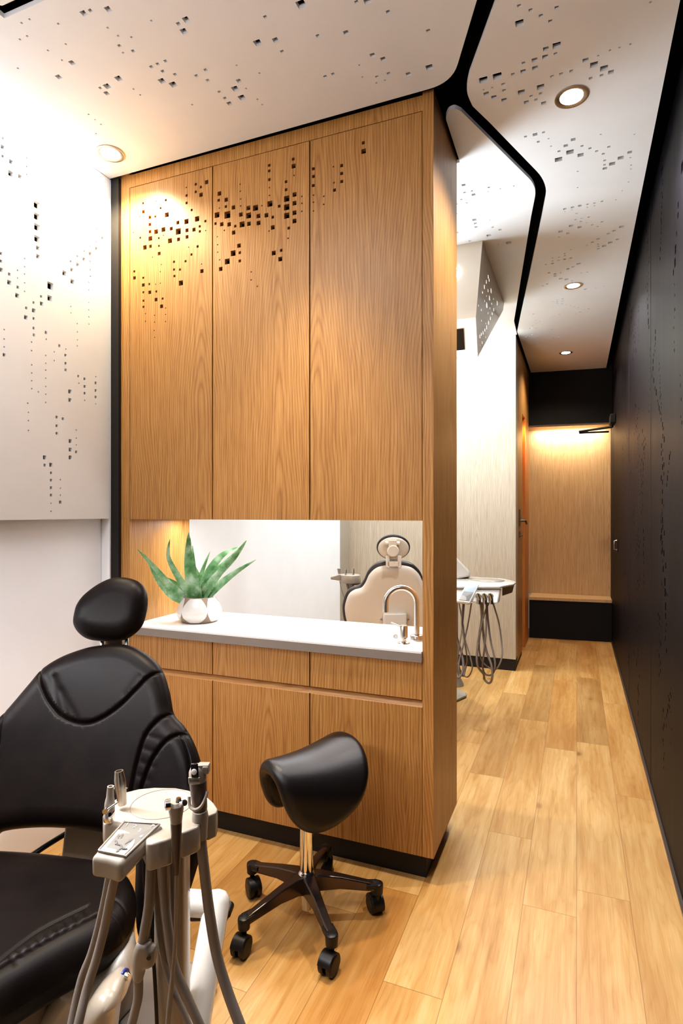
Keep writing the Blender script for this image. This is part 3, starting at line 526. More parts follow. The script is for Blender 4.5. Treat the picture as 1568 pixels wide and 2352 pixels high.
q = Vector((BX+.03, BY+BBy*.93, .872)); MB().lathe(q, (-.1,-1,.35), [(0,.011),(.004,.011),(.004,.008),(.001,.007)]).build('overflow', M['steel'], wt)

# ================================================================== THINGS ON THE WORKTOP
pot_c = onZ(452, 1428, .901); px_, py_ = pot_c.x, pot_c.y+.02
al = thing('aloe_plant', (px_, py_, .901), 'spiky green aloe in a round two-tone pot on the worktop', 'plant')
prof = [(0,.078),(.004,.086),(.03,.107),(.055,.110),(.085,.098),(.112,.080),(.122,.074),(.122,.068),(.105,.066),(.10,.001)]
MB().lathe((px_,py_,.901), (0,0,1), prof, 48).build('pot', M['clay'], al, ang=50)
def petal(phi, w):     # glazed petal patches on the pot surface
    m = MB(); nu, nv = 14, 14; vs = []; pz = [p_[0] for p_ in prof[:7]]; pr = [p_[1] for p_ in prof[:7]]
    for j in range(nv+1):
        z = .006+.114*j/nv; r = np.interp(z, pz, pr)+.0015; hw = w*math.sqrt(max(0, 1-((z-.066)/.066)**2))*1.1
        for i in range(nu+1):
            t = phi+hw*(2*i/nu-1); vs.append((px_+r*math.cos(t), py_+r*math.sin(t), .901+z))
    m.add(vs, [(j*(nu+1)+i, j*(nu+1)+i+1, (j+1)*(nu+1)+i+1, (j+1)*(nu+1)+i) for j in range(nv) for i in range(nu)]); return m
camdir = math.atan2(-py_, -px_)
for k, dphi in enumerate((-.25, .95, 2.1, -1.45, 3.3)): petal(camdir+dphi, .55).build('glaze_petal', M['glaze'], al, ang=80)
MB().lathe((px_,py_,.99), (0,0,1), [(0,.066),(.006,.062),(.008,.001)], 32).build('soil', M['soil'], al)
zd = (Vector((px_,py_,0))-Vector((0,0,0))).dot(FV)
leaves = [([(425,1372),(389,1341),(346,1293),(314.6,1261)], 13, -.07), ([(425,1380),(393,1366),(360,1327),(333.7,1273)], 14, -.04), ([(436,1365),(408,1322),(387,1279),(390,1238)], 13, -.01),
 ([(447,1378),(444,1345),(434,1284),(433,1222)], 30, -.05), ([(450,1375),(448,1340),(445,1303),(442,1253)], 15, .0), ([(456,1375),(460,1335),(466,1308),(482,1267)], 12, .05),
 ([(462,1372),(480,1317),(508,1277),(547,1256)], 19, .06), ([(458,1378),(489,1327),(537,1279),(566,1241)], 21, .0), ([(462,1382),(497,1349),(540,1315),(588,1285)], 16, -.03), ([(460,1378),(485,1340),(520,1296),(562,1246)], 17, -.05), ([(440,1378),(415,1352),(400,1338),(378,1325)], 14, .06), ([(452,1372),(455,1330),(440,1290),(437,1235)], 13, .06)]
for pts, wpx, dd in leaves:
    c = spline([tuple(P(u, v, zd+dd*(i/3))) for i, (u, v) in enumerate(pts)], 7, False); c = [Vector(q) for q in c]; n = len(c); m = MB(); vs = []
    c[0] = Vector((px_+(c[0].x-px_)*.3, py_+(c[0].y-py_)*.3, 1.0))
    for i, q in enumerate(c):
        t = i/(n-1); w = wpx*zd/FPX*.62*(1.05-t*.2)*(1-t**2.2)+.0008; T = (c[min(i+1,n-1)]-c[max(i-1,0)]).normalized()
        side = T.cross(FV).normalized(); nn = side.cross(T).normalized()
        if nn.dot(FV) > 0: nn = -nn
        up = nn+Vector((0,0,.6)); 
        for s_, h in ((-1,.25),(-.6,-.05),(0,-.22),(.6,-.05),(1,.25),(.6,-.35),(0,-.6),(-.6,-.35)): vs.append(q+side*(w*s_)+nn*(w*h))
    m.add(vs, [(i*8+k, i*8+(k+1)%8, (i+1)*8+(k+1)%8, (i+1)*8+k) for i in range(n-1) for k in range(8)]+[tuple(range(7,-1,-1))])
    lf = m.build('leaf', M['aloe'], al, ang=70); tm = MB()
    for i in range(4, n-2, 1):
        for s_, k in ((-1,0),(1,4)):
            b_ = vs[i*8+k]; T = (c[i+1]-c[i]).normalized(); o_ = (b_-c[i]).normalized(); tm.tube([b_-o_*.001, b_+o_*.003+T*.002], [.0011,.0002], 4)
    tm.build('thorns', M['thorn'], lf)
# faucet
fb = onZ(957, 1470, .901); fc = thing('faucet', fb, 'brushed steel gooseneck faucet beside the sink', 'faucet'); fz = (fb-CAMLOC).dot(FV)
fdir = (P(885,1400,fz)-P(957,1400,fz)).normalized(); fdir.z = 0; fdir.normalize(); R_ = .066
MB().lathe(fb, (0,0,1), [(0,.029),(.018,.029),(.022,.026),(.024,.012)], 32).build('base_flange', M['steel'], fc)
pts = [fb+Vector((0,0,.02)), fb+Vector((0,0,.13))]+[fb+Vector((0,0,.155))+fdir*(R_-R_*math.cos(t))+Vector((0,0,R_*math.sin(t))) for t in [PI*i/16 for i in range(17)]]+[fb+fdir*2*R_+Vector((0,0,.118))]
MB().tube(pts, .0115, 16).build('spout', M['steel'], fc)
sb = onZ(927, 1477, .901); sd = thing('soap_dispenser', sb, 'short steel soap pump with angled nozzle in front of the faucet', 'soap dispenser')
MB().lathe(sb, (0,0,1), [(0,.026),(.004,.025),(.007,.010),(.022,.010)], 28).build('flange', M['steel'], sd)
MB().lathe(sb+Vector((0,0,.02)), (0,0,1), [(0,.013),(.004,.0165),(.048,.0165),(.053,.014),(.053,.002)], 28).build('pump_head', M['steel'], sd)
MB().tube([sb+Vector((0,0,.062)), P(898,1430,(sb-CAMLOC).dot(FV)+.02)], [.0035,.0028], 10).build('nozzle', M['steel'], sd)

# ================================================================== LIGHT FIXTURES
def downlight(u, v, label, r=.062):
    c = onZ(u, v, ZC); t = thing('downlight', (c.x,c.y,ZC), label, 'ceiling light', 'recessed downlights')
    MB().lathe((c.x,c.y,ZC-.0005), (0,0,-1), [(0,r),(.004,r),(.0045,r-.006),(.001,r-.02),(0,r-.02)], 40).build('trim_ring', M['steel'], t)
    MB().lathe((c.x,c.y,ZC-.0008), (0,0,-1), [(0,r-.019),(.002,r-.02),(.002,.001)], 32).build('lens', M['lamp'], t)
    return c
D0 = downlight(253, 352, 'round recessed downlight over the left end of the tall cabinet')
D1 = downlight(1312, 222, 'largest nearest round downlight in the corridor ceiling')
D2 = downlight(1316, 656, 'round downlight in the middle of the corridor ceiling')
D3 = downlight(1299, 810, 'farthest small downlight above the corridor bench')
# ceiling media boxes (wedge prisms)
def wedge(x0, x1, prof, name_label, holes=None, par=None):
    bx_ = thing('media_box', ((x0+x1)/2, prof[0][0]+.5, prof[0][1]), name_label, 'ceiling box')
    return bx_
mbx = wedge(-1.5, -.52, [(3.515,3.05)], 'cream wedge shaped ceiling box with lit perforated side and dark screen')
pr = [(3.515,3.20),(3.515,3.05),(3.27,2.52),(3.34,2.315),(4.55,2.97),(4.63,3.06),(4.63,3.20)]
def face_y(name, a_, b_, x0, x1, th, mat, par):   # inclined panel between two YZ points
    fr = Frame((x0,a_[0],a_[1]), (1,0,0), (0,b_[0]-a_[0],b_[1]-a_[1])); L_ = math.hypot(b_[0]-a_[0], b_[1]-a_[1]); return fr, L_
m = MB()
for i in range(len(pr)-1):
    a_, b_ = pr[i], pr[i+1]; m.add([(-1.5,a_[0],a_[1]),(-.53,a_[0],a_[1]),(-.53,b_[0],b_[1]),(-1.5,b_[0],b_[1])], [(0,1,2,3)])
m.add([(-1.5,y,z) for y, z in pr], [tuple(range(len(pr)))])
m.build('shell', M['shell'], mbx, smooth=False)
SF = Frame((-.52,0,0), (0,1,0), (0,0,1)); hs = []
bh = [(385,575,26),(394,608,22),(367,625,24),(348,675,26),(330,728,18),(384,710,22),(413,712,30),(410,735,26),(397,782,30),(437,791,14),(369,762,12),(350,812,14),(371,852,36),(290,855,16),(317,897,16),(419,838,14),(402,882,14),(473,833,28),(438,896,22),(384,928,14),(424,935,22),(406,980,24),(388,1022,26),(370,1068,26),(352,1095,22),(335,1120,24),(318,1135,22),(304,1155,26),(320,1003,14),(361,1030,12),(360,1162,14),(326,1216,20),(307,1243,12),(328,1243,12),(344,1205,10)]
for x, y, w in bh:
    q = onX(1030+x/4.238, 500+y/4.238, -.52); s = w/4.238*(q-CAMLOC).dot(FV)/FPX*1.3; hs.append(sq(q.y, q.z, s))
m = MB(); sheet(m, SF, pr, hs, .01); m.build('side_panel', M['shell'], mbx, smooth=False)
gl = [(y+(3.9-y)*.06, z+(2.85-z)*.06) for y, z in pr]; MB().add([(-.56,y,z) for y, z in gl], [tuple(range(len(gl)))]).build('glow_panel', M['box_glow'], mbx, smooth=False)
fr = Frame((-.53,3.34,2.315), (-1,0,0), (0,-.07,.205)); L_ = .2166
def onfr(x0, x1, y0, y1, h0, h1): return [fr.to3(x0,y0,h0),fr.to3(x1,y0,h0),fr.to3(x1,y1,h0),fr.to3(x0,y1,h0)], [fr.to3(x0,y0,h1),fr.to3(x1,y0,h1),fr.to3(x1,y1,h1),fr.to3(x0,y1,h1)]
sg = 1 if fr.ez.y < 0 else -1
MB().hexa(*onfr(.06,.8,.05,.165,.001*sg,.004*sg)).build('screen', M['screen'], mbx, smooth=False)
MB().hexa(*onfr(.06,.8,.03,.045,.001*sg,.006*sg)).build('screen_ledge', M['box_glow'], mbx, smooth=False)
fm = MB()
for u, v in ((1045.5,619),(1048,630),(1050,640)):
    q = onY(u, v, 3.44); fm.lathe((q.x, 3.515-(3.05-q.z)*.4623-.001, q.z), (0,-1,-.2), [(-.004,.012),(.004,.012),(.005,.001)], 16)
fm.build('spot_lens', M['lamp2'], mbx)
# near-bay box in its ceiling opening (only a corner shows)
mb2 = wedge(0, 0, [(.7,3.05)], 'white edged ceiling box opening at the top left corner'); mb2.location = (-1.4,.75,3.06); 
MB().box(-1.70,-1.11,.18,1.315,3.045,3.2).build('shell', M['white'], mb2, smooth=False, bevel=.01)
MB().box(-1.728,-1.7,.152,1.348,3.09,3.1).box(-1.70,-1.11,1.316,1.348,3.09,3.1).build('speckled_infill', M['speckle'], mb2, smooth=False)

# ================================================================== SADDLE STOOL
cpx = [(572,2056),(562,2188),(763,2228),(861,2108),(757,1999)]
cp = [onZ(u, v, 0) for u, v in cpx]; sc_ = sum(cp, Vector())/5; sc_.z = 0
rad = sum((q-sc_).length for q in cp)/5; ang0 = [math.atan2(q.y-sc_.y, q.x-sc_.x) for q in cp]
best = sum((ang0[i]-ang0[0]) % (2*PI) for i in range(1)) ; 
ordr = sorted(ang0); offs = np.mean([ordr[i]-2*PI*i/5 for i in range(5)])
st = thing('saddle_stool', sc_, 'black saddle stool on a chrome column with five castor legs', 'stool')
print('stool', sc_, rad)
MB().lathe(sc_, (0,0,1), [(.035,.017),(.10,.019),(.10,.03),(.135,.033),(.165,.03),(.172,.024),(.40,.0225),(.44,.0225)], 32).build('gas_column', M['chrome'], st)
for i in range(5):
    t = offs+2*PI*i/5; d = Vector((math.cos(t), math.sin(t), 0)); s = Vector((-d.y, d.x, 0)); z = Vector((0,0,1))
    def sec(r, zc, w, h): c = sc_+d*r+z*zc; return [c-s*w-z*h, c+s*w-z*h, c+s*w*.8+z*h, c-s*w*.8+z*h]
    secs = [sec(.015,.13,.030,.032), sec(.05,.135,.026,.026), sec(.12,.128,.019,.020), sec(rad-.035,.108,.016,.014), sec(rad-.01,.103,.016,.013)]
    m = MB(); vs = sum(secs, []); k_ = len(secs)
    m.add(vs, [(4*a_+b_, 4*a_+(b_+1)%4, 4*a_+4+(b_+1)%4, 4*a_+4+b_) for a_ in range(k_-1) for b_ in range(4)]+[(3,2,1,0),(4*k_-4,4*k_-3,4*k_-2,4*k_-1)])
    lg = m.build('leg', M['darkmetal'], st, bevel=.004, ang=50)
    e = sc_+d*(rad-.005); m = MB()
    m.lathe(e+z*.078, z, [(0,.019),(.028,.021),(.036,.020),(.039,.015),(.040,.001)], 24)
    for k in range(-2, 3): m.obox(e-d*.012+s*(k*.006)+z*.1175, d, s, z, .018-abs(k)*.002, .0014, .0012)
    m.obox(e-d*.02+z*.110, d, s, z, .02, .019, .0075)
    m.build('foot_cap', M['cast'], lg, bevel=.0015)
    a_ = t+[.5,-.9,1.9,.2,2.6][i]; wd = Vector((math.cos(a_), math.sin(a_), 0)); ws = Vector((-wd.y, wd.x, 0)); wc_ = e+wd*.018+z*.032
    cs = MB(); cs.lathe(e+z*.055, z, [(0,.009),(.03,.009)], 16)
    for sg_ in (-1, 1): cs.lathe(wc_+ws*(sg_*.006), ws*sg_, [(0,.030),(.003,.032),(.015,.032),(.019,.027),(.019,.001)], 32)
    # hood
    hv = []; 
    for k in range(13):
        th = math.radians(-20+k*15.5); q = wc_+wd*(-math.cos(th)*.036)+z*(math.sin(th)*.036); hv += [q-ws*.022, q+ws*.022, wc_+(q-wc_)*.86+ws*.022, wc_+(q-wc_)*.86-ws*.022]
    cs.add(hv, [(4*k+j, 4*k+(j+1)%4, 4*k+4+(j+1)%4, 4*k+4+j) for k in range(12) for j in range(4)]+[(0,1,2,3),(48,49,50,51)])
    cs.build('castor', M['cast'], st, bevel=.001)
# seat: leather sheet bent over a tapering saddle
al_ = math.radians(36); sa = (-RV*math.cos(al_)-FV*math.sin(al_)).normalized(); sn = Vector((-sa.y, sa.x, 0)); 
if sn.dot(FV) < 0: sn = -sn
SC = P(722, 1800, sc_.dot(FV)); SC = Vector((sc_.x, sc_.y, 0))+Vector((0,0,.0)); ZT = .592
def seat_map(x, y, h):     # x along front(+), y across (+ away from camera)
    tf = (x+.19)/.38; Rr = .175-.115*tf
    zr = ZT - .022*math.sin(min(max(tf,0),1)*PI) + .002*(1-tf)**2 - .022*tf**2
    ph = y/Rr; lim = 1.5
    if abs(ph) > lim: ex_ = (abs(ph)-lim)*Rr; ph2 = math.copysign(lim, ph)
    else: ex_ = 0; ph2 = ph
    ac = (Rr+h)*math.sin(ph2)+math.copysign(ex_*math.cos(lim), ph); zz = (Rr+h)*math.cos(ph2)-Rr-ex_*math.sin(lim)
    return SC + sa*(x-.01) + sn*ac + Vector((0,0,zr+zz))
so = spline([(-.19,0),(-.182,.09),(-.15,.175),(-.09,.24),(0,.265),(.07,.25),(.12,.20),(.15,.13),(.165,.06),(.17,0),(.165,-.06),(.15,-.13),(.12,-.20),(.07,-.25),(0,-.265),(-.09,-.24),(-.15,-.175),(-.182,-.09)], 6)
m = MB(); puff(m, so, .026, .026, .03, seat_map, .010); weld(m.build('seat', M['seatblack'], st, ang=60))
MB().lathe(sc_+Vector((0,0,.42)), (0,0,1), [(0,.03),(.02,.06),(.09,.05),(.13,.03)], 24).build('seat_bracket', M['cast'], st)

# ================================================================== NEAR DENTAL CHAIR
bt = .466; at_ = 1.463
def chair_frame(a_, b_, u0, v0):
    z = (a_+HC*b_)/(1+b_*(v0-CY)/FPX); O = P(u0, v0, z); return Frame(O, RV, (FV*b_+UV))
BF = chair_frame(at_, bt, 205, 1700)     # ez = RV x up -> towards camera
dch = thing('dental_chair', onZ(150, 2600, 0)*0+Vector((-1.25,1.1,0)), 'black leather dental chair in the foreground with an oval headrest', 'dental chair')
bo = [(225,1484),(281,1480),(319,1491),(356,1517),(376,1545),(391,1592),(401,1641),(424,1668),(445,1702),(462,1747),(470,1800),(474,1860),(468,1940),(440,2040),(405,2135),(370,2165),(335,2165),(318,2140),(312,2060),(313,1975),(300,1938),(234,1912),(164,1903),(80,1901),(0,1912),(-60,1945),(-80,1990),(-82,2060),(-88,2140),(-110,2165),(-150,2150),(-170,2060),(-160,1940),(-130,1860),(-100,1790),(-70,1735),(-40,1695),(-10,1662),(19,1634),(70,1573),(101,1537),(141,1511),(187,1493)]
so = spline(BF.pxs(bo), 5)
sea = [spline(BF.pxs(L), 6, False) for L in ([(98,1534),(112,1580),(130,1618),(158,1648),(201,1663),(240,1655),(285,1625),(320,1590),(350,1560),(378,1545)], [(403,1642),(375,1655),(345,1690),(328,1740),(315,1800),(312,1830)], [(445,1694),(420,1690),(390,1705),(360,1745),(340,1795),(330,1830)], [(19,1634),(20,1680),(10,1740),(-10,1800)], [(424,1697),(440,1740),(448,1800)])]
def wr_back(x, y):
    w = np.zeros_like(x); top = BF.px(120,1600); 
    # pull wrinkles on the left of the upper yoke, quilting on the right wing
    for u0, v0, u1, v1, A in ((130,1545,150,1640,.0035),(140,1560,170,1650,.0025),(155,1590,190,1655,.002),(330,1560,300,1600,.002)):
        d = dist_np(np.stack([x, y], 1), BF.pxs([(u0,v0),(u1,v1)]), False); w -= A*.9*np.exp(-(d/.009)**2)
    for k in range(5):
        v0 = 1690+k*30; d = dist_np(np.stack([x, y], 1), BF.pxs([(345-k*6,v0),(380-k*9,v0+12)]), False); w -= .0015*np.exp(-(d/.006)**2)
        d = dist_np(np.stack([x, y], 1), BF.pxs([(-20,1650+k*28),(16,1655+k*28)]), False); w -= .0015*np.exp(-(d/.006)**2)
    # yoke bulges a bit
    return w
def bmap(x, y, h): return BF.to3(x, y, h + .25*x*x*0 + .22*max(0, abs(x)-.12)**2)
m = MB(); puff(m, so, .048, .03, .055, bmap, .007, [(s_, .010, .0045) for s_ in sea[:3]]+[(s_, .008, .004) for s_ in sea[3:]], wr_back); weld(m.build('backrest', M['leather'], dch, ang=60))
# back shell behind cushion
bs = [(u*.93+205*.07, v*.94+1700*.06) for u, v in bo if v < 1990]
m = MB(); puff(m, spline(BF.pxs(bs), 3), .0, .05, .05, lambda x, y, h: BF.to3(x, y, h-.03), .03); weld(m.build('back_shell', M['plastic'], dch))
HF = Frame(P(255,1400,1.985), RV, (FV*.35+UV))
ho = [(173,1405),(170,1433),(183,1456),(206,1469),(244,1473),(281,1471),(309,1456),(328,1433),(338,1395),(337,1362),(323,1339),(295,1328),(262,1328),(230,1341),(197,1365),(180,1386)]
m = MB(); puff(m, spline(HF.pxs(ho), 6), .05, .03, .06, lambda x, y, h: HF.to3(x, y, h-.1*x*x), .008); weld(m.build('headrest', M['leather'], dch, ang=60))
m = MB()
for u in (233, 290): m.tube([P(u,1460,1.99), P(u+2,1500,1.965)], .008)
m.obox(P(262,1478,2.005), RV, FV, UV, .03, .006, .05); m.build('headrest_bracket', M['steel'], dch)
# seat
ZS = .435; SFm = Frame(Vector((0,0,ZS)), (1,0,0), (0,1,0))
se = [(-200,1990),(-80,1984),(0,1984),(100,1990),(200,2002),(262,2013),(297,2036),(313,2070),(309,2115),(285,2162),(235,2202),(160,2245),(80,2292),(0,2345),(-80,2420),(-200,2560),(-420,2640),(-700,2400),(-600,2150),(-400,2040)]
so = spline([tuple(onZ(u, v, ZS).xy) for u, v in se], 5)
s1 = spline([tuple(onZ(u, v, ZS+.06).xy) for u, v in [(200,2086),(92,2141),(0,2210),(-120,2310)]], 6, False)
s2 = spline([tuple(onZ(u, v, ZS+.058).xy) for u, v in [(308,2112),(298,2109),(252,2098),(227,2105),(120,2158),(0,2228),(-120,2330)]], 6, False)
s3 = spline([tuple(onZ(u, v, ZS+.055).xy) for u, v in [(255,2070),(285,2078),(303,2100)]], 6, False)
def wr_seat(x, y):
    w = np.zeros_like(x); pp = np.stack([x, y], 1)
    for k in range(9):
        t = k/9; u = 195-t*190; v = 2094+t*118; L = [tuple(onZ(u, v, ZS+.06).xy), tuple(onZ(u+6, v+13, ZS+.06).xy)]; w -= .003*np.exp(-(dist_np(pp, L, False)/.004)**2)
    return w
m = MB(); puff(m, so, .065, .065, .065, lambda x, y, h: Vector((x, y, ZS+h)), .008, [(s1,.004,.0035),(s2,.007,.004),(s3,.004,.004)], wr_seat); weld(m.build('seat', M['leather'], dch, ang=60))
# support structure
def blob(name, mat, px, z0, th, par, T=.03, r=.03, step=.012):
    fr_ = Frame(P(px[0][0], px[0][1], z0), RV, UV); o_ = spline(fr_.pxs(px), 6); m = MB(); puff(m, o_, T, th, r, lambda x, y, h: fr_.to3(x, y, h), step); return weld(m.build(name, mat, par, ang=60))
blob('seat_housing', M['whitep'], [(150,2260),(230,2230),(262,2195),(284,2190),(294,2225),(292,2275),(270,2310),(230,2350),(130,2420),(60,2400)], 1.36, .12, dch, .04, .04)
blob('link_cover', M['plastic'], [(205,2300),(238,2272),(265,2278),(273,2298),(265,2320),(256,2400),(240,2480),(150,2500),(170,2380)], 1.26, .1, dch, .04, .035)
kq = P(284,2240,1.32); MB().lathe(kq, (RV-FV*.4), [(0,.014),(.004,.014)], 20).build('blue_collar', M['bluering'], dch)
MB().lathe(kq+(RV-FV*.4).normalized()*.004, (RV-FV*.4), [(0,.009),(.006,.009),(.012,.006),(.013,.001)], 20).build('knob', M['chrome'], dch)
fr_ = Frame(P(195,1950,1.80), RV, UV); m = MB(); bt_ = [fr_.px(u, v) for u, v in ((156,1880),(240,1880),(258,2100),(130,2100))]
m.hexa([fr_.to3(x, y, -.02) for x, y in bt_], [fr_.to3(x, y, .02) for x, y in bt_]); m.build('back_support', M['plastic2'], dch, bevel=.008)
bq = Vector((-1.3,1.0,0)); m = MB().box(-1.55,-1.0,.62,1.5,0,.06).box(-1.36,-1.14,.85,1.3,.06,.33); m.build('base', M['plastic2'], dch, bevel=.02)
c = [P(u, v, z) for u, v, z in ((-60,2030,1.72),(40,1985,1.74),(110,1940,1.78),(165,1908,1.83),(215,1890,1.86))]; MB().tube([tuple(q) for q in spline([tuple(q) for q in c], 6, False)], .008, 10).build('cable', M['cast'], dch)

# ================================================================== NEAR DELIVERY CART
ZH = .88
cart = thing('instrument_cart', Vector((P(396,1900,1.15).x, P(396,1900,1.15).y, 0)), 'cream dental instrument stand with handpieces in front of the black chair', 'instrument stand')
HFm = Frame((0,0,ZH), (1,0,0), (0,1,0))
hx = [(239,1893),(236,1872),(250,1846),(285,1820),(322,1811),(353,1808),(404,1809),(435,1815),(476,1830),(492,1844),(500,1856),(497,1866),(481,1873),(472,1874),(466,1868),(457,1870),(455,1882),(462,1892),(452,1900),(425,1911),(415,1912),(411,1904),(400,1904),(396,1912),(396,1924),(380,1930),(345,1940),(336,1938),(333,1925),(325,1908),(290,1900)]
hp = [tuple(onZ(u, v, ZH).xy) for u, v in hx]
m = MB(); ho_ = []
for x, y in hp: ho_.append((x, y))
if area2(ho_) < 0: ho_ = ho_[::-1]
def tri_slab(m, poly, z0, z1):
    sheet(m, Frame((0,0,z1), (1,0,0), (0,1,0)), poly, [], z1-z0); return m
hd_ = tri_slab(MB(), ho_, ZH-.046, ZH); weld(hd_.build('tray_head', M['plastic'], cart, bevel=.006, seg=3, ang=60))
cc = onZ(372, 1846, ZH); MB().ring((cc.x,cc.y,ZH+.0003), (0,0,1), .058, .0007, 48, 6).build('lid_seam', M['plastic2'], cart)
MB().lathe((P(396,1950,1.15).x, P(396,1950,1.15).y, ZH-.06), (0,0,1), [(0,.040),(.016,.05)], 32).build('collar', M['plastic2'], cart)
# post
pc_ = P(396,1950,1.16); m = MB(); vs = []
for z in (0.0, ZH-.05):
    for k in range(24):
        t = 2*PI*k/24; cs_, sn_ = math.cos(t), math.sin(t); e_ = .45; x = math.copysign(abs(cs_)**e_, cs_)*.031; y = math.copysign(abs(sn_)**e_, sn_)*.031; q = RV*x+FV*y; vs.append((pc_.x+q.x, pc_.y+q.y, z))
m.add(vs, [(k, (k+1)%24, 24+(k+1)%24, 24+k) for k in range(24)]+[tuple(range(23,-1,-1)), tuple(range(24,48))]); m.build('post', M['plastic'], cart, ang=30)
MB().lathe((pc_.x,pc_.y,0), (0,0,1), [(0,.15),(.015,.15),(.03,.05),(.04,.04)], 32).build('foot', M['plastic2'], cart)
# arm tubes behind post
m = MB().tube([P(425,2073,1.31), P(500,2078,1.31)], .027, 24); m.build('cross_tube', M['whitep'], cart)
k0 = P(497,2078,1.31); k1 = P(450,2352,1.17); dd = (k1-k0).normalized(); k2 = k0+dd*(.62); k2.z = max(k2.z, .03)
m = MB().tube([k0-dd*.03, k0-dd*.026, k0-dd*.015, k0, k2], [.005,.018,.027,.029,.029], 28); m.build('swing_arm', M['whitep'], cart)
m = MB().lathe(P(520,2100,1.34), FV, [(0,.010),(.03,.012)], 16).tube([P(440,2105,1.36),P(522,2102,1.345)], .010); m.build('pivot', M['cast'], cart)
# control pad
TL, TR_, BR, BL = P(283,1884,1.045), P(377,1892,1.035), P(276,1986,.948), P(208,1969,.955)
nn = (TR_-BL).cross(TL-BR).normalized(); nn = nn if nn.z > 0 else -nn
def quadp(s, t): return BL*(1-s)*(1-t)+BR*s*(1-t)+TR_*s*t+TL*(1-s)*t
top = [BL.copy(), quadp(.5,0)+ (TL-BL).normalized()*.003, BR, TR_, quadp(.5,1), TL]
bot = [q-Vector((0,0,1))*(.034 if i in (0,1,2) else .022)+(Vector((0,0,0))) for i, q in enumerate(top)]
pad = MB().hexa(bot, top).build('control_pad', M['plastic'], cart, bevel=.007, seg=4, ang=70)
def pad_patch(poly, h, name, mat, th=.0008):
    pts_ = [quadp(s, t)+nn*h for s, t in poly]; return MB().hexa([q-nn*th for q in pts_], pts_).build(name, mat, pad, smooth=False)
fr0 = [(.07,.16),(.93,.16),(.93,.95),(.07,.95)]
m = MB(); ring = [quadp(s, t)+nn*.0015 for s, t in fr0]; m.tube(ring+[ring[0]], .0022, 8); m.build('bezel', M['plastic'], pad)
pad_patch(fr0, .0012, 'keypad', M['key'])
arc = [(.07,.16),(.80,.16)]+[(.07+.73*math.cos(t), .16+.66*math.sin(t)) for t in [PI/2*i/12 for i in range(1, 13)]]; arc = [(.07,.16),(.86,.16)]+[(.07+.79*math.cos(t), .30+.42*math.sin(t)) for t in [PI/2*i/14 for i in range(0, 15)]]
pad_patch(arc, .0020, 'keypad_field', M['keylt'])
def arrow(s0, t0, s1, t1, w=.0016, h=.0026):
    a_, b_ = quadp(s0, t0)+nn*h, quadp(s1, t1)+nn*h; d_ = (b_-a_); L_ = d_.length; d_.normalize(); s_ = d_.cross(nn)
    q = [a_-s_*w, a_+s_*w, a_+d_*L_*.5+s_*w, a_+d_*L_*.5+s_*w*2.6, b_, a_+d_*L_*.5-s_*w*2.6, a_+d_*L_*.5-s_*w]; return q
m = MB()
for ar in ((.30,.50,.22,.60),(.36,.52,.30,.64),(.60,.40,.66,.55),(.60,.30,.58,.19)):
    q = arrow(*ar, w=.0011); m.add(q, [tuple(range(7))])
for L in ([(.28,.44),(.34,.42),(.40,.38)], [(.36,.36),(.52,.36),(.66,.30),(.78,.31)]):
    ps = [quadp(s, t)+nn*.0026 for s, t in spline(L, 5, False)]; m.tube(ps, .0014, 6, flat=.4)
m.build('chair_icons', M['mark'], pad, smooth=False)
def text(s_, center, xdir, up, size, mat, name, par):
    cu = bpy.data.curves.new(name, 'FONT'); cu.body = s_; cu.size = size; cu.align_x = 'CENTER'; cu.align_y = 'CENTER'; cu.extrude = size*.02
    o = bpy.data.objects.new(name, cu); C.objects.link(o); x = xdir.normalized(); z = x.cross(up).normalized(); y = z.cross(x)
    mt = Matrix((x, y, z)).transposed().to_4x4(); bpy.context.view_layer.update()
    dg = bpy.context.evaluated_depsgraph_get(); me = bpy.data.meshes.new_from_object(o.evaluated_get(dg)); bpy.data.objects.remove(o); me.name = name
    off = center-world_loc(par); mt.translation = off; me.transform(mt); me.materials.clear(); me.materials.append(mat)
    o = bpy.data.objects.new(name, me); C.objects.link(o); o.parent = par; return o
xd, yd = (BR-BL)*.5+(TR_-TL)*.5, (TL-BL)
for ch, s, t in (('1',.20,.87),('2',.42,.84),('3',.62,.76),('4',.80,.62),('P',.82,.89)): text(ch, quadp(s, t)+nn*.0022, xd, yd, .011, M['markw'], 'numeral', pad)
q = quadp(.16,.20)+nn*.003; MB().lathe(q-nn*.001, nn, [(0,.0025),(.001,.0025)], 12).build('indicator', M['blue'], pad)
# suction tips at the left
def tipz(u, v0, v1, z): return P(u, v1, z), P(u, v0, z)
def instrument(name, u0, v0, u1, v1, z, prof, mat, label=None):   # from px bottom to px top, prof fraction/radius px
    a_, b_ = P(u0, v0, z), P(u1, v1, z); L_ = (b_-a_).length; o = thing(name, a_, label, 'handpiece')
    return o, a_, (b_-a_).normalized(), L_
def lathe_px(par, name, mat, a_, d_, L_, z, prof, n=24): return MB().lathe(a_, d_, [(t*L_, r*z/FPX) for t, r in prof], n).build(name, mat, par, ang=40)
o, a_, d_, L_ = instrument('suction_tip', 281, 1848, 273, 1771, 1.10, None, None, 'taller wide metal suction valve standing at the back left of the instrument stand')
lathe_px(o, 'body', M['steel'], a_, d_, L_, 1.10, [(0,10),(.12,11),(.3,11.5),(.55,13),(.75,12.5),(.97,10),(1,10),(1,7),(.85,6.5),(.85,.1)], 10)
MB().tube([a_+d_*L_*.48-RV*.012, a_+d_*L_*.52+RV*.014-FV*.004], .0016).build('lever', M['chrome'], o)
o, a_, d_, L_ = instrument('suction_tip', 250, 1886, 254, 1806, 1.05, None, None, 'shorter narrow suction valve at the front left of the instrument stand')
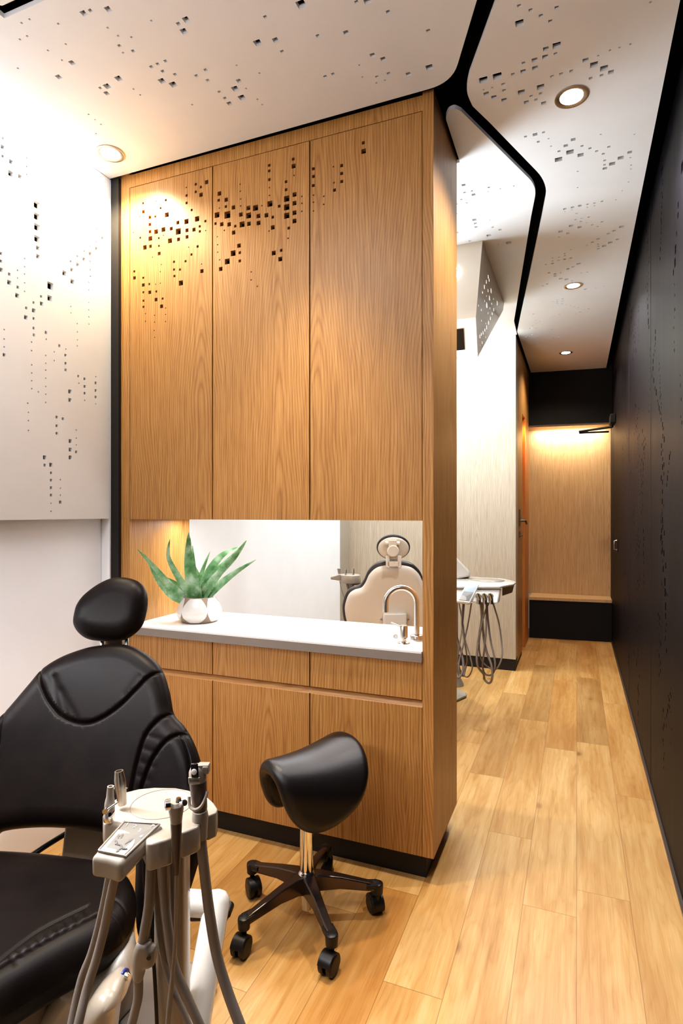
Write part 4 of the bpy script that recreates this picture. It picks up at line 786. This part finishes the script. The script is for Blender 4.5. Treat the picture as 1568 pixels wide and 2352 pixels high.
lathe_px(o, 'body', M['plastic2'], a_+d_*.015, d_, L_-.015, 1.05, [(0,10.5),(.12,11.5),(.35,11.5),(.5,10),(.6,8.5),(.95,7.5),(1,7.5),(1,5),(.9,4.5),(.9,.1)])
lathe_px(o, 'metal_collar', M['chrome'], a_, d_, L_, 1.05, [(0,11),(.05,12),(.3,12.3),(.32,11)])
MB().tube([P(243,1862,1.035), P(250,1857,1.035), P(270,1843,1.045)], .0018).lathe(P(243,1862,1.035),-FV,[(-.004,.005),(.004,.005)],16).build('lever', M['chrome'], o)
# air/water syringe
o, a_, d_, L_ = instrument('air_water_syringe', 406, 2008, 404, 1842, .998, None, None, 'slim syringe handpiece hanging in the front notch of the instrument stand')
lathe_px(o, 'handle', M['grip'], a_, d_, L_, .998, [(0,5.5),(.1,7.5),(.35,10.5),(.62,12.5),(.72,13)])
lathe_px(o, 'head', M['plastic2'], a_+d_*L_*.72, d_, L_*.28, .998, [(0,13),(.3,14.5),(.6,17),(.85,17.5),(1,12),(1.02,.1)])
m = MB().lathe(P(389,1848,.985), -RV-FV*.3, [(-.002,.009),(.006,.009),(.008,.006)], 20).lathe(P(417,1846,.975), RV*.6-FV*.5+UV*.4, [(0,.005),(.010,.005),(.011,.003)], 16).lathe(P(410,1842,.985), UV, [(0,.005),(.007,.004)], 16); m.build('buttons', M['chrome'], o)
c = [P(405,2005,.998),P(404,2080,1.01),P(402,2160,1.03),P(395,2250,1.045),P(385,2340,1.05),P(380,2420,1.05)]; MB().tube(spline([tuple(q) for q in c], 6, False), .0035, 10).build('hose', M['hose'], o)
# isolation handpiece with logo
o, a_, d_, L_ = instrument('suction_handpiece', 459, 1862, 452, 1757, 1.065, None, None, 'dark handpiece with light control head at the right end of the instrument stand')
lathe_px(o, 'grip', M['grip'], a_, d_, L_, 1.065, [(-.02,14),(.05,17),(.3,18),(.62,19.5),(.66,19)])
lathe_px(o, 'control_head', M['plastic2'], a_+d_*L_*.65, d_, L_*.37, 1.065, [(0,19.5),(.3,20),(.6,19),(.85,14),(1,6),(1.01,.1)])
MB().obox(P(447,1770,1.043), RV, d_, FV, .0065, .013, .003).build('button_plate', M['screen'], o, bevel=.002)
MB().lathe(P(446,1772,1.041), -FV, [(0,.0052),(.003,.005),(.004,.003)], 20).build('button', M['markw'], o)
MB().obox(P(468,1764,1.065), RV, UV, FV, .010, .008, .008).obox(P(474,1760,1.065), RV, UV, FV, .005, .003, .01).build('connector', M['plastic2'], o, bevel=.001)
MB().obox(P(446,1793,1.0472), RV, d_, FV, .0105, .006, .0012).build('name_plate', M['keylt'], o, bevel=.001)
text('Isolite', P(446,1793,1.0452), RV, UV, .0075, M['grip'], 'logo', o)
c = [P(434,1830,1.05),P(436,1852,1.045),P(448,1860,1.04),P(462,1852,1.04),P(472,1832,1.045),P(476,1818,1.05)]; MB().tube(spline([tuple(q) for q in c], 5, False), .0028, 8).build('holder_hook', M['plastic2'], o)
lathe_px(o, 'swivel', M['plastic2'], P(460,1925,1.062), (P(459,1862,1.062)-P(460,1925,1.062)), (P(459,1862,1.062)-P(460,1925,1.062)).length, 1.062, [(0,16),(.5,17.5),(.8,19),(1,17)])
c = [P(461,1922,1.062),P(468,1990,1.065),P(480,2090,1.07),P(497,2190,1.07),P(520,2270,1.06),P(550,2352,1.04),P(585,2440,1.02)]; MB().tube(spline([tuple(q) for q in c], 8, False), .0095, 16).build('hose', M['hose'], o)
# hanging hoses from the head
def hose(name, px, r, label, mat='hose', group=None):
    pts_ = spline([tuple(P(u, v, z)) for u, v, z in px], 8, False); BASE[0] = Vector(pts_[0]); o = MB().tube(pts_, r, 14).build(name, M[mat]); BASE[0] = None; return tag(o, label, 'hose', group)
hose('hose', [(266,2006,.975),(254,2060,.98),(240,2130,.985),(222,2200,.98),(200,2270,.97),(180,2352,.95),(165,2430,.94)], .0075, 'outer grey hose hanging below the control pad')
hose('hose', [(252,2004,1.0),(242,2060,1.01),(226,2130,1.015),(209,2190,1.015),(186,2250,1.01),(163,2352,.99),(148,2430,.97)], .0065, 'inner grey hose tight against the hose below the control pad')
sh = thing('suction_hose', P(345,1960,1.1), 'thick grey hose with inline valve hanging left of the post', 'hose')
MB().tube(spline([tuple(P(u, v, 1.09)) for u, v in ((347,1950),(346,2010),(342,2080),(334,2130),(328,2165))], 6, False), .0095, 14).build('upper_tube', M['hose'], sh)
fr_ = Frame(P(330,2200,1.09), RV, UV); m = MB(); puff(m, spline(fr_.pxs([(318,2160),(345,2160),(349,2168),(360,2170),(360,2190),(356,2212),(345,2220),(336,2222),(331,2240),(325,2252),(308,2250),(305,2225),(306,2190)]), 5), .014, .012, .012, lambda x, y, h: fr_.to3(x, y, h), .006); weld(m.build('valve_body', M['plastic2'], sh))
MB().lathe(P(342,2199,1.074), -FV, [(0,.004),(.0025,.004),(.0025,.001)], 16).build('valve_port', M['cast'], sh)
MB().tube(spline([tuple(P(u, v, 1.09)) for u, v in ((318,2245),(317,2290),(308,2330),(296,2380),(285,2440))], 6, False), .0085, 14).build('lower_tube', M['hose'], sh)
hose('hose', [(352,1972,1.118),(358,2060,1.116),(368,2160,1.115),(385,2240,1.112),(410,2300,1.10),(445,2380,1.09)], .0055, 'thin brown grey hose crossing the front of the post', 'hose', 'hoses looping down the front of the post')
hose('hose', [(375,1972,1.08),(378,2060,1.078),(388,2150,1.073),(400,2220,1.07),(425,2280,1.068),(465,2370,1.06)], .0085, 'thick hose sweeping right across the lower post')
hose('hose', [(330,1965,1.13),(332,2030,1.13),(342,2100,1.125),(352,2200,1.12),(358,2300,1.115),(362,2400,1.11)], .0035, 'thin dark cord left of the post', 'cast')
hose('hose', [(396,1972,1.10),(396,2060,1.099),(400,2150,1.098),(398,2230,1.096),(390,2300,1.094),(382,2400,1.092)], .005, 'narrow hose hanging straight down the post centre')

# ================================================================== FAR BAY: CHAIR, DELIVERY UNIT, INSTRUMENT HOLDER
FB = chair_frame(4.32, -.30, 905, 1380)
fch = thing('dental_chair', Vector((FB.O.x, FB.O.y+.35, 0)), 'cream backed dental chair facing away in the far bay', 'dental chair')
fo = [(905,1290),(889,1291),(864,1297),(846,1313),(836,1334),(826,1347),(809,1353),(796,1363),(788,1384),(786,1402),(790,1428),(800,1452),(830,1470),(905,1474)]
fo2 = fo+[(1810-u, v) for u, v in reversed(fo[1:-1])]
cu_ = spline(FB.pxs(fo2), 5)
m = MB(); puff(m, cu_, .02, .06, .03, lambda x, y, h: FB.to3(x, y, h-.02), .02); weld(m.build('backrest', M['rim'], fch))
sh_ = spline(FB.pxs([(905+(u-905)*.955, 1384+(v-1384)*.93) for u, v in fo2]), 5)
m = MB(); puff(m, sh_, .035, .0, .05, lambda x, y, h: FB.to3(x, y, h-.005), .02); weld(m.build('back_shell', M['shell'], fch))
HF2 = Frame(P(903,1258,3.98), RV, (FV*-.25+UV)); he = [(903+38.5*math.cos(t), 1257+29*math.sin(t)) for t in [2*PI*i/24 for i in range(24)]]
m = MB(); puff(m, spline(HF2.pxs(he), 3), .012, .05, .03, lambda x, y, h: HF2.to3(x, y, h), .015); weld(m.build('headrest', M['rim'], fch))
he2 = [(903+35.5*math.cos(t), 1258.5+26*math.sin(t)) for t in [2*PI*i/24 for i in range(24)]]
m = MB(); puff(m, spline(HF2.pxs(he2), 3), .016, .0, .03, lambda x, y, h: HF2.to3(x, y, h+.008), .015); weld(m.build('headrest_shell', M['shell'], fch))
m = MB().lathe(P(903,1266,3.90), FV, [(0,.036),(.006,.04),(.05,.04)], 24).obox(P(901,1248,3.93), RV, UV, FV, .028, .022, .02).lathe(P(884,1248,3.93), RV, [(0,.014),(.10,.014)], 16)
m.obox(P(890,1290,3.93), RV, UV, FV, .012, .04, .012).obox(P(917,1290,3.93), RV, UV, FV, .012, .04, .012).obox(P(903,1295,3.93), RV, UV, FV, .04, .018, .012); m.build('headrest_bracket', M['shell'], fch, bevel=.003)
m = MB().obox(P(906,1425,4.05), RV, UV, FV, .082, .055, .04); m.build('pivot_box', M['whitep'], fch, bevel=.01)
MB().tube([P(862,1419,4.12),P(882,1424,4.06)], .006).build('release_lever', M['plastic2'], fch); MB().tube([P(950,1419,4.12),P(930,1424,4.06)], .006).build('release_lever', M['plastic2'], fch)
s_c = FB.to3(0,0); base = Vector((s_c.x, s_c.y+.4, 0))
def seat_blob():
    w = .30; o_ = spline([(-w,-.05),(-.15,-.1),(.15,-.1),(w,-.05),(w*.9,.3),(.15,.55),(-.15,.55),(-w*.9,.3)], 5); m = MB()
    m2 = lambda x, y, h: Vector((s_c.x, s_c.y+.12, 0))+RV*x+FV*y*.6+Vector((0,0,.50+h)); puff(m, o_, .05, .05, .05, m2, .03); return m
weld(seat_blob().build('seat', M['rim'], fch)); 
q = Vector((s_c.x,s_c.y,0))+FV*.35; MB().box(q.x-.16,q.x+.16,q.y-.28,q.y+.28,0,.06).box(q.x-.09,q.x+.09,q.y-.12,q.y+.12,.06,.46).build('base', M['plastic2'], fch, bevel=.015)
# instrument holder left of that chair
zz = 4.5; hq = P(803,1335,zz); fh = thing('instrument_holder', Vector((hq.x,hq.y,0)), 'small cream instrument holder with three tips left of the far chair', 'instrument holder')
po = [(780,1319),(793,1316),(815,1316),(825,1319),(826,1326),(812,1330),(795,1329),(783,1326)]; Zp = P(803,1320,zz).z
pl = [tuple(P(u, 1320, zz+(1323-v)*.012).xy) for u, v in po]; weld(tri_slab(MB(), spline(pl, 3), Zp-.06, Zp).build('holder_head', M['plastic'], fh, bevel=.006))
m = MB().hexa([P(782,1334,zz-.02),P(759,1331,zz-.03),P(759,1331,zz+.05),P(782,1334,zz+.05)], [P(782,1319,zz-.02),P(759,1325,zz-.03),P(759,1324,zz+.05),P(782,1318,zz+.05)]); m.build('control_pad', M['plastic'], fh, bevel=.006)
for u, v0, v1, r, mt in ((778.5,1318,1306,.012,'plastic2'),(793.5,1322,1307,.009,'steel'),(811,1322,1306,.009,'steel')):
    a_, b_ = P(u, v0, zz-.02), P(u, v1, zz-.02); MB().lathe(a_, b_-a_, [(0,r*.7),((b_-a_).length*.6,r),((b_-a_).length,r*.7 if mt == 'steel' else r*1.3)], 14).build('tip', M[mt], fh)
MB().obox(P(816,1334,zz+.03), RV, UV, FV, .04, .03, .03).build('collar', M['plastic2'], fh, bevel=.004)
MB().tube([(hq.x,hq.y+.03,0),(hq.x,hq.y+.03,Zp-.05)], .022, 16).lathe((hq.x,hq.y+.03,0),(0,0,1),[(0,.12),(.02,.12),(.03,.03)],24).build('post', M['plastic2'], fh)
for L, r in (([(795,1332),(798,1345),(802,1365),(805,1400),(808,1440)],.010), ([(811,1330),(808,1345),(805,1365),(806,1400),(808,1440)],.012), ([(780,1335),(783,1350),(792,1378),(800,1400),(806,1440)],.003)):
    MB().tube(spline([tuple(P(u, v, zz-.03)) for u, v in L], 5, False), r, 8).build('hose', M['hose'], fh)
# delivery unit at right of far bay
zd2 = 4.1; du = thing('delivery_unit', Vector((P(1060,1590,4.5).x, P(1060,1590,4.5).y, 0)), 'white dental delivery unit with tray and looping hoses in the far bay', 'dental unit')
Zt = .945
tr = [(1032,1330),(1045,1328.5),(1078,1324.5),(1150,1328),(1181,1334),(1185,1337),(1179,1341),(1155,1345),(1148,1347),(1045,1347),(1032,1347)]
tp = [tuple(onZ(u, v, Zt).xy) for u, v in tr]; weld(tri_slab(MB(), tp, Zt-.014, Zt).build('tray', M['whitep'], du, bevel=.004, seg=2))
rc = spline([tuple(onZ(u, v, Zt).xy) for u, v in ((1071,1330),(1090,1327),(1130,1329),(1158,1333),(1150,1337),(1110,1337),(1085,1333))], 5)
weld(tri_slab(MB(), rc, Zt-.001, Zt+.0015).build('tray_mat', M['plastic2'], du))
f0 = [onZ(u, v, Zt-.028) for u, v in ((1000,1354),(1149,1358))]; a_, b_ = P(1000,1385,3.78), P(1145,1385,3.78); bk = FV*.16
top = [P(1036,1352,3.92),P(1149,1353,3.92),P(1152,1350,4.1),P(1036,1350,4.1)]; mid = [P(1036,1380,3.80),P(1143,1386,3.80),P(1147,1384,4.1),P(1036,1380,4.1)]
MB().hexa(mid, top).build('fascia', M['whitep'], du, bevel=.01, seg=3)
MB().hexa([P(1153,1369,4.0),P(1176,1361,4.25),P(1176,1361,4.3),P(1153,1369,4.1)], [P(1153,1347,4.0),P(1181,1342,4.25),P(1181,1342,4.3),P(1153,1347,4.1)]).build('bracket', M['plastic2'], du, bevel=.004)
cpd = [P(1048,1381,3.74),P(1079,1386,3.74),P(1101,1342,3.86),P(1071,1341,3.86)]; cn = (cpd[1]-cpd[0]).cross(cpd[3]-cpd[0]).normalized(); cn = cn if cn.dot(FV) < 0 else -cn
pd2 = MB().hexa([q-cn*.02 for q in cpd], cpd).build('control_pad', M['whitep'], du, bevel=.006)
def q2(s, t): return cpd[0]*(1-s)*(1-t)+cpd[1]*s*(1-t)+cpd[2]*s*t+cpd[3]*(1-s)*t+cn*.001
for nm, mt, s0, s1, t0, t1 in (('display','lcd',.12,.86,.55,.92),('keypad','key',.12,.86,.1,.54)): 
    pp = [q2(s0,t0),q2(s1,t0),q2(s1,t1),q2(s0,t1)]; MB().hexa([q-cn*.001 for q in pp], [q+cn*.001 for q in pp]).build(nm, M[mt], pd2, smooth=False)
arc = [q2(.12,.1)+cn*.002, q2(.6,.1)+cn*.002]+[q2(.12+.5*math.cos(t), .1+.25*math.sin(t))+cn*.002 for t in [PI/2*i/8 for i in range(1,9)]]; MB().add(arc, [tuple(range(len(arc)))]).build('dial_field', M['keylt'], pd2, smooth=False)
for u in (1098, 1112, 1126):
    MB().lathe(P(u,1369,3.84), FV, [(-.012,.017),(0,.018),(.02,.018)], 20).build('holder_ring', M['plastic'], du)
    MB().tube([P(u-3,1362,3.78),P(u,1369,3.79),P(u+2,1377,3.80)], [.005,.009,.010], 10).lathe(P(u+1,1380,3.81),-UV,[(-.02,.014),(.02,.016)],16).build('handpiece', M['steel'], du)
hz = [([(1103,1383),(1106,1420),(1100,1460),(1095,1500),(1097,1530),(1110,1548),(1112,1560),(1122,1569),(1129,1560),(1129,1530),(1115,1490),(1108,1440),(1108,1385)],.010),
 ([(1118,1384),(1120,1420),(1126,1470),(1135,1510),(1136,1535),(1128,1550),(1114,1548),(1108,1530),(1112,1490),(1116,1440),(1117,1386)],.008),
 ([(1132,1386),(1145,1430),(1152,1480),(1152,1510),(1142,1534),(1128,1536),(1108,1520),(1100,1490),(1103,1450),(1112,1410),(1122,1385)],.007),
 ([(1054,1386),(1062,1430),(1068,1470),(1080,1510),(1084,1535),(1075,1554),(1063,1550),(1054,1530),(1052,1500),(1060,1450),(1066,1386)],.006),
 ([(1082,1386),(1075,1430),(1064,1480),(1054,1520),(1056,1545),(1064,1552),(1070,1530),(1072,1510),(1066,1470),(1060,1430),(1063,1386)],.0065),
 ([(1040,1420),(1050,1470),(1062,1510),(1063,1540),(1052,1556),(1045,1530),(1040,1490)],.011)]
for L, r in hz:
    n = len(L); MB().tube(spline([tuple(P(u, v, 3.92+.05*math.sin(i*1.3))) for i, (u, v) in enumerate(L)], 6, False), r*.8, 10).build('hose', M['hose'], du)
pb0 = onZ(1044,1573,0); MB().lathe(pb0, (0,0,1), [(0,.075),(.02,.07),(.08,.04),(.2,.028),(.88,.028)], 28).build('post', M['plastic2'], du)
m = MB(); pq = [onZ(u, v, 0) for u, v in ((1000,1610),(1048,1613),(1071,1603),(1070,1596),(1050,1588),(1000,1585))]; m.hexa(pq, [q+Vector((0,0,.02)) for q in pq]); m.build('foot_plate', M['plastic2'], du, bevel=.006)
m = MB().hexa([P(1030,1332,4.35),P(1079,1325,4.35),P(1079,1325,4.5),P(1030,1332,4.5)], [P(1030,1262,4.35),P(1079,1313,4.35),P(1079,1313,4.5),P(1030,1262,4.5)]); m.build('arm_cover', M['whitep'], du, bevel=.015, seg=3)

# ================================================================== LIGHTS
def kel(c): return {'w': (1,.88,.72), 'n': (.98,.97,1), 'c': (.80,.92,1), 'o': (1,.52,.2), 'y': (1,.85,.58), 'ww': (1,.76,.5)}[c]
def spot(p, e, col, size, blend=.6, r=.03, tgt=(0,0,-1)):
    l = bpy.data.lights.new('spot', 'SPOT'); l.energy = e; l.color = kel(col); l.spot_size = math.radians(size); l.spot_blend = blend; l.shadow_soft_size = r
    o = bpy.data.objects.new('spot_lamp', l); C.objects.link(o); o.location = p; o.rotation_euler = Vector(tgt).to_track_quat('-Z', 'Y').to_euler(); return o
def area(p, e, col, sx_, sy_, tgt=(0,0,-1), spread=180):
    l = bpy.data.lights.new('area', 'AREA'); l.shape = 'RECTANGLE'; l.size = sx_; l.size_y = sy_; l.energy = e; l.color = kel(col); l.spread = math.radians(spread)
    o = bpy.data.objects.new('area_lamp', l); C.objects.link(o); o.location = p; o.rotation_euler = Vector(tgt).to_track_quat('-Z', 'Y').to_euler(); return o
spot(D0-Vector((0,0,.03)), 50, 'y', 140, .6)
spot(D1-Vector((0,0,.03)), 90, 'n', 140, .7); spot(D2-Vector((0,0,.03)), 110, 'n', 140, .7); spot(D3-Vector((0,0,.03)), 45, 'w', 140, .7)
spot((-1.0,1.86,2.98), 140, 'w', 64, 1.0, .06); spot((-.2,.6,3.0), 30, 'n', 130, .7)
area((-1.3,.75,3.03), 17, 'n', .55, .9); area((-2.0,.9,3.02), 5, 'c', 2.4, .04, (-.8,0,-.6))
area((-2.118,.8,1.40), 42, 'n', 2.6, .03, (0,0,-1)); area((-1.28,2.56,1.40), 11, 'n', 1.3, .03, (0,0,-1))
area((-1.35,4.0,2.95), 85, 'c', .8, 1.3); area((-1.3,5.2,3.0), 50, 'c', 1.2, .1, (0,.5,-.7))
area((-.7,-1.0,1.9), 34, 'n', .8, .5, (0,.35,1)); area((-1.25,3.1,1.9), 26, 'c', .6, .4, (.5,.3,1))  # two unseen uplights added to brighten the ceilings, no fixtures there
area((-.1,7.30,2.42), 9, 'w', .75, .04, (0,.25,-1)); spot((-.40,6.45,2.40), 18, 'o', 130, .8, tgt=(-.4,0,-1))
w = bpy.data.worlds.new('world'); bpy.context.scene.world = w; w.use_nodes = True; w.node_tree.nodes['Background'].inputs[0].default_value = (.95,.92,.9,1); w.node_tree.nodes['Background'].inputs[1].default_value = .17
# ================================================================== CAMERA
cd = bpy.data.cameras.new('camera'); cd.sensor_fit = 'HORIZONTAL'; cd.sensor_width = 36; cd.lens = FPX/1568*36; cd.clip_start = .05; cd.shift_y = (1177-1176)/1568
co = bpy.data.objects.new('camera', cd); C.objects.link(co); co.location = CAMLOC; co.rotation_euler = (PI/2, 0, YAW); bpy.context.scene.camera = co
vs_ = bpy.context.scene.view_settings; vs_.view_transform = 'Standard'; vs_.look = 'Medium High Contrast'; vs_.exposure = 0.0
